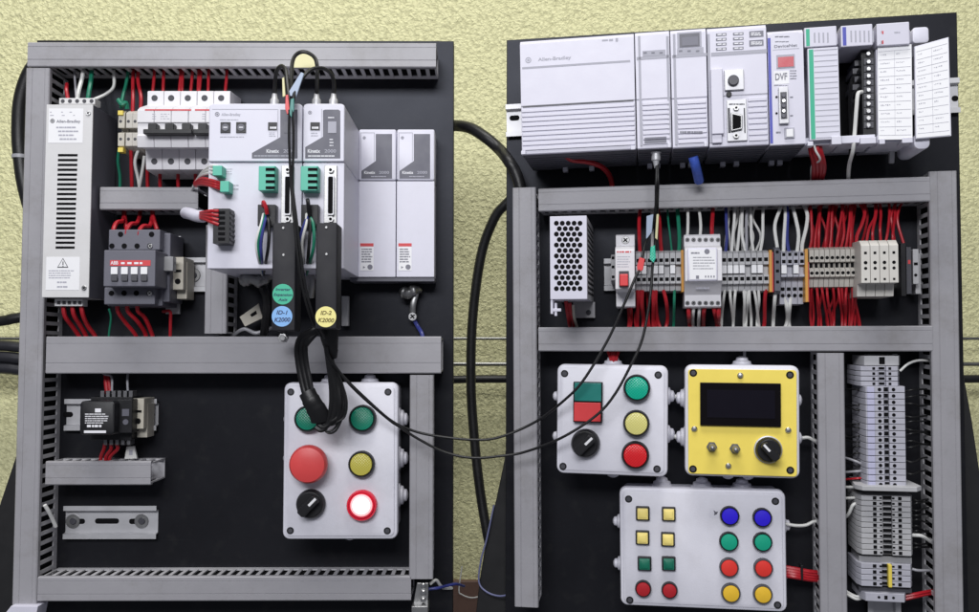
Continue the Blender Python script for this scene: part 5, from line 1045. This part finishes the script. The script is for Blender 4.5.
wires(RB, [drop(a / 4.706 + 765, 201, 20, b / 4.706 + 765, 250, 38, random.uniform(.5, 2)) for a, b in ((212, 209), (262, 233), (269, 252), (308, 282), (322, 303), (364, 332), (369, 354), (399, 378), (408, 401))], red_m, 'red wire rising from the sand-coloured terminals to the duct', 'red wires above the sand terminals', 1.3)
wires(RB, [[(858, 200, 20), (864.5, 212, 30), (862, 224, 36), (857, 236, 38), (856, 250, 38)]], red_m, 'red wire bulging right above the last sand-coloured terminal', None, 1.75)
wires(RB, [drop(a / 4.706 + 765, 200, 20, b / 4.706 + 765, 244, 46, random.uniform(-1, 1)) for a, b in ((520, 476), (528, 508), (540, 545), (583, 566), (612, 604))], red_m, 'red wire rising from the large cream terminals to the duct', 'red wires above the cream terminals at right', 1.3)
wires(RB, [[(904, 200, 20), (899, 209, 28), (897.5, 222, 34), (904, 245, 36)], [(897, 200, 20), (891.5, 214, 30), (892, 226, 34), (895, 244, 44)]], red_m, 'red wire at the right end, bending towards the black end piece', 'red wires near the black end piece', 1.3)
rw = random.Random(21)
wires(RB, [[(812 + i * 5.6, 199, 16), (812 + i * 5.6 + rw.uniform(-5, 5), 214, 18), (812 + i * 5.6 + rw.uniform(-5, 5), 232, 22), (811 + i * 5.3, 252, 30)] for i in range(10)], red_m, 'red wire at the back of the tangle above the sand terminals', 'back row of red wires above the sand terminals', 1.25)
wires(RB, [[(725 + i * 6.3, 202, 16), (725 + i * 6.3 + rw.uniform(-5, 5), 218, 18), (725 + i * 6.3 + rw.uniform(-5, 5), 236, 22), (725 + i * 5.9, 254, 30)] for i in range(6)], white_w, 'white wire at the back, above the grey terminals right of the relay', 'back row of white wires right of the relay', 1.2)
wires(RB, [[(813 + i * 5.6, 282, 28), (813 + i * 5.6 + rw.uniform(-5, 5), 298, 22), (813 + i * 5.6 + rw.uniform(-6, 6), 316, 18), (812 + i * 6, 336, 16)] for i in range(9)], red_m, 'red wire at the back of the tangle below the sand terminals', 'back row of red wires below the sand terminals', 1.25)
wires(RB, [[(638 + i * 6, 284, 28), (638 + i * 6 + rw.uniform(-4, 4), 300, 22), (638 + i * 6 + rw.uniform(-5, 5), 318, 18), (638 + i * 6.5, 336, 16)] for i in range(4)], red_m, 'red wire at the back below the grey terminals left of the relay', 'back row of red wires left of the relay', 1.4)
# lower side
wires(RB, [drop(a / 5.44 + 600, 290, 40, b / 5.44 + 600, LO, 20, 1) for a, b in ((152, 150), (163, 160), (205, 207), (222, 228), (232, 240))], red_m, 'red wire below the red-lever breaker and first grey terminals', 'red wires below the breaker', 1.9)
wires(RB, [drop(287 / 5.44 + 600, 290, 40, 290 / 5.44 + 600, LO, 20), drop(305 / 5.44 + 600, 290, 40, 342 / 5.44 + 600, LO, 20, -3), drop(345 / 5.44 + 600, 290, 40, 348 / 5.44 + 600, LO, 20, 3)], red_m, 'red wire below the middle grey terminals left of the relay', 'red wires left of the relay', 1.9)
wires(RB, [drop(674.5, 290, 40, 673, LO, 20)], green_w, 'green and pale wire below the grey terminals left of the relay', None, 1.4)
wires(RB, [drop(480 / 5.44 + 600, 305, 48, 500 / 5.44 + 600, LO, 20), drop(574 / 5.44 + 600, 305, 48, 560 / 5.44 + 600, LO, 20), drop(618 / 5.44 + 600, 305, 48, 640 / 5.44 + 600, LO, 20, -1), drop(645 / 5.44 + 600, 305, 48, 652 / 5.44 + 600, LO, 20)], red_m, 'red wire below the white relay', 'red wires below the relay', 2.1)
wires(RB, [drop(512 / 5.44 + 600, 305, 48, 514 / 5.44 + 600, LO, 20), drop(543 / 5.44 + 600, 305, 48, 551 / 5.44 + 600, LO, 20)], white_w, 'pale wire below the white relay', 'pale wires below the relay', 1.6)
wires(RB, [drop(a / 5.44 + 600, 289, 40, b / 5.44 + 600, LO, 20, random.uniform(-1, 1)) for a, b in ((680, 660), (707, 718), (738, 722), (781, 786), (792, 795), (808, 792), (812, 822), (838, 872), (862, 852))], white_w, 'white wire below the grey terminals right of the relay', 'white wires below the right grey terminals', 1.4)
wires(RB, [drop(766, 289, 40, 762, LO, 20)], red_m, 'single red wire among the white ones right of the relay', None, 1.9)
wires(RB, [drop(775.5, 291, 40, 773, LO, 20, 1)], white_w, 'white wire below the dark slate terminal', None, 1.8)
wires(RB, [drop(784.5, 297, 36, 782.5, LO, 20, 2), drop(790.5, 297, 36, 791, LO, 20)], white_w, 'white wire below the two-tier grey terminals', 'white wires below the two-tier terminals', 1.8)
wires(RB, [drop(a / 4.706 + 765, 285, 36, b / 4.706 + 765, LO, 20, random.uniform(-1.5, 1.5)) for a, b in ((220, 225), (242, 266), (265, 302), (290, 314), (318, 322), (344, 362), (360, 378), (384, 378), (410, 402), (422, 452), (436, 402))], red_m, 'red wire below the sand-coloured terminals entering the middle duct', 'red wires below the sand terminals', 1.25)

# ------------------------------------------------------------------ button boxes
t, D = enclosure(RB, 556.8, 365, 668, 475.3, 60, 'white control box with stacked green and red square buttons', .8, ((564.6, 373.6), (658.2, 375), (563, 466.3), (657, 469)), ((672, 396, 'r', 1), (671, 434, 'r', 1), (557, 396, 'l', .8), (556, 436, 'l', .8), (613, 366, 't', 1), (613, 475, 'b', 1)))
mb = t.mb(); mb.pb(573.2, 382, 602.5, 422.6, D, D + 6); fr_ = mb.build('double_button', black_m, t, bevel=.8); fr_['label'] = 'stacked green and red square push buttons'
mb = t.mb(); mb.pb(574.4, 383, 601.2, 401.3, D + 5.8, D + 9); o = mb.build('green_key', g_teal, fr_, bevel=.6); mb = t.mb(); mb.pb(573.9, 402.6, 600.6, 421.5, D + 5.8, D + 9); mb.build('red_key', r_cap, fr_, bevel=.6)
push(t, 636.8, 388.3, 13.7, D, g_lit, 'green push button', hgt=9); push(t, 636.3, 423.8, 13.4, D, y_lens, 'pale yellow push button', hgt=9); push(t, 635.3, 455.7, 14, D, r_lens, 'red push button', hgt=9)
selector(t, 584.8, 444.8, 14.6, D, 45, 'black selector knob')
t, D = enclosure(RB, 685, 365.3, 800, 477.3, 60, 'white box with yellow faceplate, dark display window and black knob', .4, ((693.3, 373), (790, 375), (693, 469), (790.3, 470.3)), ((688, 398, 'l', 1), (688, 437, 'l', 1), (801, 400, 'r', 1), (801, 438, 'r', 1), (742, 366, 't', 1), (728, 477, 'b', .9), (748, 477, 'b', .9)), facem=plate_m)
mb = t.mb(); mb.pb(700.2, 383, 781, 426.2, D, D + 3); o = mb.build('display', lcd_m, t, bevel=.4); mb = t.mb(); mb.pb(707, 390, 775, 418, D + 3, D + 3.4); mb.build('display_glass', lcd2_m, o)
for x, y in ((740.3, 375.6), (694.4, 429), (788.2, 430.3), (728.4, 466)): mb = t.mb(); xx, zz = t.f.pt(x, y, D); mb.lathe(xx, zz, [(2.9, D - .2), (2.9, D + .8), (2.0, D + 1.8), (.3, D + 2.1)], 0, 16); mb.build('dome_screw', screw_m, t)
for x, y in ((712, 447), (735.2, 448.8)):
    mb = t.mb(); xx, zz = t.f.pt(x, y, D + 4); mb.lathe(xx, zz, [(4.9, D), (4.9, D + 3)], 0, 6); mb.lathe(xx, zz, [(3.3, D + 2.9), (3.3, D + 7), (2.6, D + 9), (2.2, D + 13), (.4, D + 14)], 0, 16); mb.build('toggle_switch', kgrey_m, t)
selector(t, 770, 451.4, 13.4, D, 132, 'black dial knob with a white mark', ring=alu_m)
t, D = enclosure(RB, 620, 489, 786.5, 609, 40, 'wide white button box with eight square or red and eight round coloured buttons', -.2, ((628.6, 499), (775.4, 501.3), (629.8, 600), (777.6, 605)), ((621, 521, 'l', .8), (621, 563, 'l', .8), (786, 525, 'r', .9), (786, 572, 'r', .9), (662, 489, 't', 1), (702, 489, 't', 1), (742, 489, 't', 1)))
for (x, y, m, lab) in ((642.7, 514, y_sq, 'pale yellow square button, top left'), (668.8, 514.6, y_sq, 'pale yellow square button, top of the second column'), (642.5, 538.3, y_sq, 'pale yellow square button, second row left'), (668, 540, y_sq, 'pale yellow square button, second row right'), (644.5, 564.4, gr_sq, 'dark green square button, left'), (668.8, 564.4, gr_sq, 'dark green square button, right')): square_btn(t, x, y, 6.9, D, m, lab)
for (x, y, m, lab, r) in ((643.2, 589.5, r_dark, 'dark red round button, bottom left', 8.2), (669.6, 591, r_dark, 'dark red round button, bottom of the second column', 8.2), (730, 516.4, b_btn, 'blue round button, left', 9.8), (762.7, 518.2, b_btn, 'blue round button, right', 9.8), (729.2, 542.2, gr_btn, 'green round button, left', 9.8), (763, 542.6, gr_btn, 'green round button, right', 9.8), (729.4, 568.2, r_btn, 'bright red round button, left', 9.8), (763.7, 568.8, r_btn, 'bright red round button, right', 9.8), (731.2, 593.8, y_btn, 'amber round button, left', 9.8), (763.2, 595, y_btn, 'amber round button, right', 9.8)): push(t, x, y, r, D, m, lab, hgt=6, bez=black_m if m not in (r_btn, y_btn) else dgrey_m)
mb = t.mb(); mb.pb(709, 509.5, 720, 517.5, D, D + .15); o = mb.build('small_tag', box_m, t); mb = t.mb(); mb.poly([(713.5, 510), (716, 512), (718, 511.5), (717, 514), (714, 515.5), (714.5, 513)], D + .15, D + .4); mb.build('mark', slate2_m, o)
# wires around boxes
wires(RB, [[(608, 345, 20), (609, 352, 26), (611, 358, 30), (612, 368, 30)], [(613, 345, 20), (613, 352, 28), (613.5, 358, 32), (613.5, 368, 30)], [(618, 345, 20), (617.5, 352, 26), (616, 358, 30), (615, 368, 30)]], red_m, 'red wire running from the middle duct into the top of the green-red button box', 'red wires above the button box', 2.2)
wires(RB, [[(745, 345, 20), (744.5, 354, 26), (745, 362, 28), (744.5, 370, 28)]], greyw_m, 'grey wire entering the top of the yellow box', None, 1.4)
for i in range(4): wires(RB, [[(783, 567 + i * 2.6, 26), (795, 569 + i * 2.6, 27 + i), (808, 571.5 + i * 2.5, 26), (824, 573 + i * 2.5, 22)]], red_m, ('top', 'second', 'third', 'bottom')[i] + ' red wire of the bunch right of the wide button box', None, 2.2)
mb = MB(RB.at(802, 572.5, 26)); mb.pb(801, 565.5, 803.2, 580, -6, 6); tag(mb.build('cable_tie', black_m, bevel=.4), 'black tie around the red bunch right of the wide button box', 'cable tie')
wires(RB, [[(784, 523.5, 26), (796, 525.5, 26), (806, 525, 24), (814, 521.5, 22), (824, 521, 20)]], white_w, 'white wire from the wide button box to the upright duct', None, 1.5)
wires(RB, [[(799, 438.5, 26), (808, 437.5, 26), (815, 441, 22), (825, 444, 18)]], white_w, 'white wire from the yellow box to the upright duct', None, 1.6)
wires(RB, [[(675, 396, 26), (680, 398, 27), (688, 396.5, 26)], [(674, 436, 26), (680, 438, 27), (688, 436.5, 26)]], white_w, 'short white link between the green-red button box and the yellow box', 'white links between the boxes', 2.0)

# ------------------------------------------------------------------ upright terminal strip
rail(RB, 866.5, 354, 899.5, 640, 'upright mounting rail behind the vertical terminal strip', vert=True)
VS = lambda n, y0, p, x0, x1, D, m, label, group, holes, **k: slice_(RB, y0, p, n, x0, x1, D, m, label, group, holes, vert=True, **k)
VS(1, 355.5, 10.3, 861, 902, 40, term_m, 'grey end terminal at the very top of the upright strip', None, [(882, 4, 3, False, 0)], bevel=.6)
VS(4, 366, 5.1, 857.5, 901, 46, termw_m, 'pale terminal in the topmost group of four on the upright strip', 'top group on the upright strip', [SQ(873.7, 1.5), SQ(889.8, 1.5), (881.5, 1.5, 3, False, 4)], cavity=(877.5, 886, 4))
VS(16, 386.4, 6.32, 863.5, 907, 50, termw_m, 'bluish-white terminal in the long upper group on the upright strip', 'long upper group on the upright strip', [(879.5, 2.0, 2.0, True, 0), (893.5, 2.0, 2.0, True, 0), (886, 2.2, 2.3, False, 3.2), ], cavity=(883.4, 888.8, 3.4), plug=(870.5, 0, 3.6, markb_m), shoulder=2)
VS(11, 495.5, 5.45, 858, 914, 46, term_m, 'grey terminal in the middle group below the flat separator', 'middle group on the upright strip', [SQ(874.6, 1.9), SQ(899.8, 1.9), (880.6, 1.1, 1.3, False, 0), (893.4, 1.1, 1.3, False, 0), (887, 1.6, 4.3, False, 3)], cavity=(882, 892, 4))
VS(4, 563.5, 5.9, 858, 914, 46, termw_m, 'pale terminal in the lower group of four with the yellow strip', 'lower group on the upright strip', [SQ(874.6, 1.9), SQ(899.8, 1.9), (880.6, 1.1, 1.3, False, 0), (893.4, 1.1, 1.3, False, 0), (885, 1.6, 3.2, False, 3)], cavity=(882, 892, 4))
mb = MB(RB.at(890.8, 575, 42)); mb.pb(888.6, 565, 892.2, 587.5, 0, 6); tag(mb.build('jumper_strip', yel_m, bevel=.4), 'yellow jumper strip across the lower group of upright terminals', 'jumper')
t = T(RB.at(890, 489, 0), 'separator_plate', 'flat pale plate sticking out across the upright terminal strip', 'separator'); mb = t.mb(); x0, x1, z0, z1 = t.f.rect(857, 486, 924, 493, 58); mb.prof_z([(6, x0 + 4), (50, x0), (58, x0 + 5), (58, x1 - 6), (50, x1), (6, x1 - 4)], z0 + 1.5, z1 - .5); mb.build('plate', term_m, t, bevel=.5)
for (y0, y1, m, lab) in ((556.5, 563, clear_m, 'smoky clear end cover between the middle and lower terminal groups'), (587.6, 592.3, dgrey_m, 'dark spacer under the lower terminal group')):
    mb = MB(RB.at(885, (y0 + y1) / 2, 0)); mb.pb(859, y0, 912, y1, 6, 40); tag(mb.build('end_cover', m, bevel=.5), lab, 'end cover')
VS(1, 593, 9, 862.5, 908, 46, termw_m, 'pale end clamp at the bottom of the upright terminal strip', None, [(879, 1.6, 1.6, True, 0), (886, 2.2, 1.8, False, 0), (893.5, 1.6, 1.6, True, 0)], bevel=.8)
rg = random.Random(4)
wires(RB, [[(863, y, 32), (856, y + rg.uniform(-2, 2), 34), (848, y + rg.uniform(-5, 3), 24), (838, y + rg.uniform(-4, 4), 18)] for y in [391 + i * 6.3 for i in range(15)] if rg.random() > .15], cable_m, 'black wire left of the long upper group of upright terminals', 'black wires left of the upright strip', .9)
wires(RB, [[(905, y, 32), (913, y + rg.uniform(-2, 2), 34), (923, y + rg.uniform(-5, 3), 26), (940, y + rg.uniform(-4, 4), 18)] for y in [391 + i * 6.3 for i in range(15)] if rg.random() > .15], cable_m, 'black wire right of the long upper group of upright terminals', 'black wires right of the upright strip', .9)
wires(RB, [[(912, y, 32), (918, y + rg.uniform(-2, 2), 34), (926, y + rg.uniform(-3, 5), 26), (942, y + rg.uniform(-4, 4), 18)] for y in [499 + i * 5.45 for i in range(10)]], cable_m, 'black wire right of the middle group of upright terminals', 'black wires beside the middle group', .9)
wires(RB, [[(900, 371, 38), (908, 364, 38), (918, 360.5, 32), (930, 361, 24), (942, 364, 18)]], white_w, 'white wire bending right from the topmost upright terminals', None, 1.2)
wires(RB, [[(862, 464, 36), (855, 461, 36), (846, 458, 26), (836, 456, 18)], [(862, 471, 36), (854, 471.5, 36), (836, 473, 18)]], greyw_m, 'grey wire reaching left near the bottom of the long upper group', 'grey wires left of the upright strip', 1.2)
wires(RB, [[(862, 478, 36), (855, 478.5, 36), (836, 480, 18)]], red_m, 'thin red wire left of the upright strip above the separator', None, 1.0)
wires(RB, [[(859, 487, 34), (850, 487, 30), (836, 487, 18)], [(859, 497, 34), (850, 498, 30), (836, 498, 18)]], white_w, 'white wire left of the upright strip at the separator', 'white wires at the separator', 1.3)
wires(RB, [[(859, 503, 34), (853, 505, 36), (848.5, 514, 32), (842, 520, 20)]], white_w, 'white wire curving down left of the middle group', None, 1.5)
wires(RB, [[(912, 535, 34), (922, 536, 36), (930, 541, 28), (940, 547, 18)]], white_w, 'white wire arching right beside the middle group', None, 1.7)
wires(RB, [[(912, 569, 34), (920, 570.5, 34), (940, 570, 18)]], greyw_m, 'bluish grey wire right of the lower group', None, 1.3)
wires(RB, [[(905, 596, 34), (916, 594, 34), (928, 591.5, 28), (945, 589, 18)], [(905, 599, 34), (916, 596.5, 34), (928, 594, 28), (945, 592, 18)]], red_m, 'red wire at the foot of the upright strip running right', 'red wires at the foot of the strip', 1.6)
wires(RB, [[(864, 597, 30), (857, 599, 32), (850, 596, 30), (840, 590, 20)], [(864, 595, 30), (857, 596.5, 32), (849, 593, 28), (838, 585, 20)]], white_w, 'white wire curling left at the foot of the upright strip', 'white wires at the foot of the strip', 1.4)

# ------------------------------------------------------------------ light and camera
def area(name, loc, target, sx, sy, power, c):
    l = bpy.data.lights.new(name, 'AREA'); l.shape = 'RECTANGLE'; l.size = sx; l.size_y = sy; l.energy = power; l.color = c
    o = bpy.data.objects.new(name, l); col.objects.link(o); o.location = loc
    o.rotation_euler = (Vector(target) - Vector(loc)).to_track_quat('-Z', 'Y').to_euler(); return o
area('ceiling_light', (-.15, .1, 2.5), (0, 1.05, .1), 1.8, .6, 52, (1, .985, .955))
area('room_light', (-.35, -1.0, .95), (0, 1, -.08), 1.3, .45, 33, (.965, .97, 1))
w = bpy.data.worlds.new('World'); scene.world = w; w.use_nodes = True
w.node_tree.nodes['Background'].inputs[0].default_value = (.85, .88, 1, 1); w.node_tree.nodes['Background'].inputs[1].default_value = .16
cam = bpy.data.cameras.new('Camera'); cam.sensor_width = 36; cam.lens = FP / 979 * 36; cam.clip_start = .02; cam.clip_end = 50
co = bpy.data.objects.new('Camera', cam); col.objects.link(co); co.rotation_euler = (R(90), 0, 0); scene.camera = co
scene.view_settings.view_transform = 'Standard'; scene.view_settings.look = 'None'; scene.view_settings.exposure = 0
scene.render.resolution_x, scene.render.resolution_y = 1024, 640
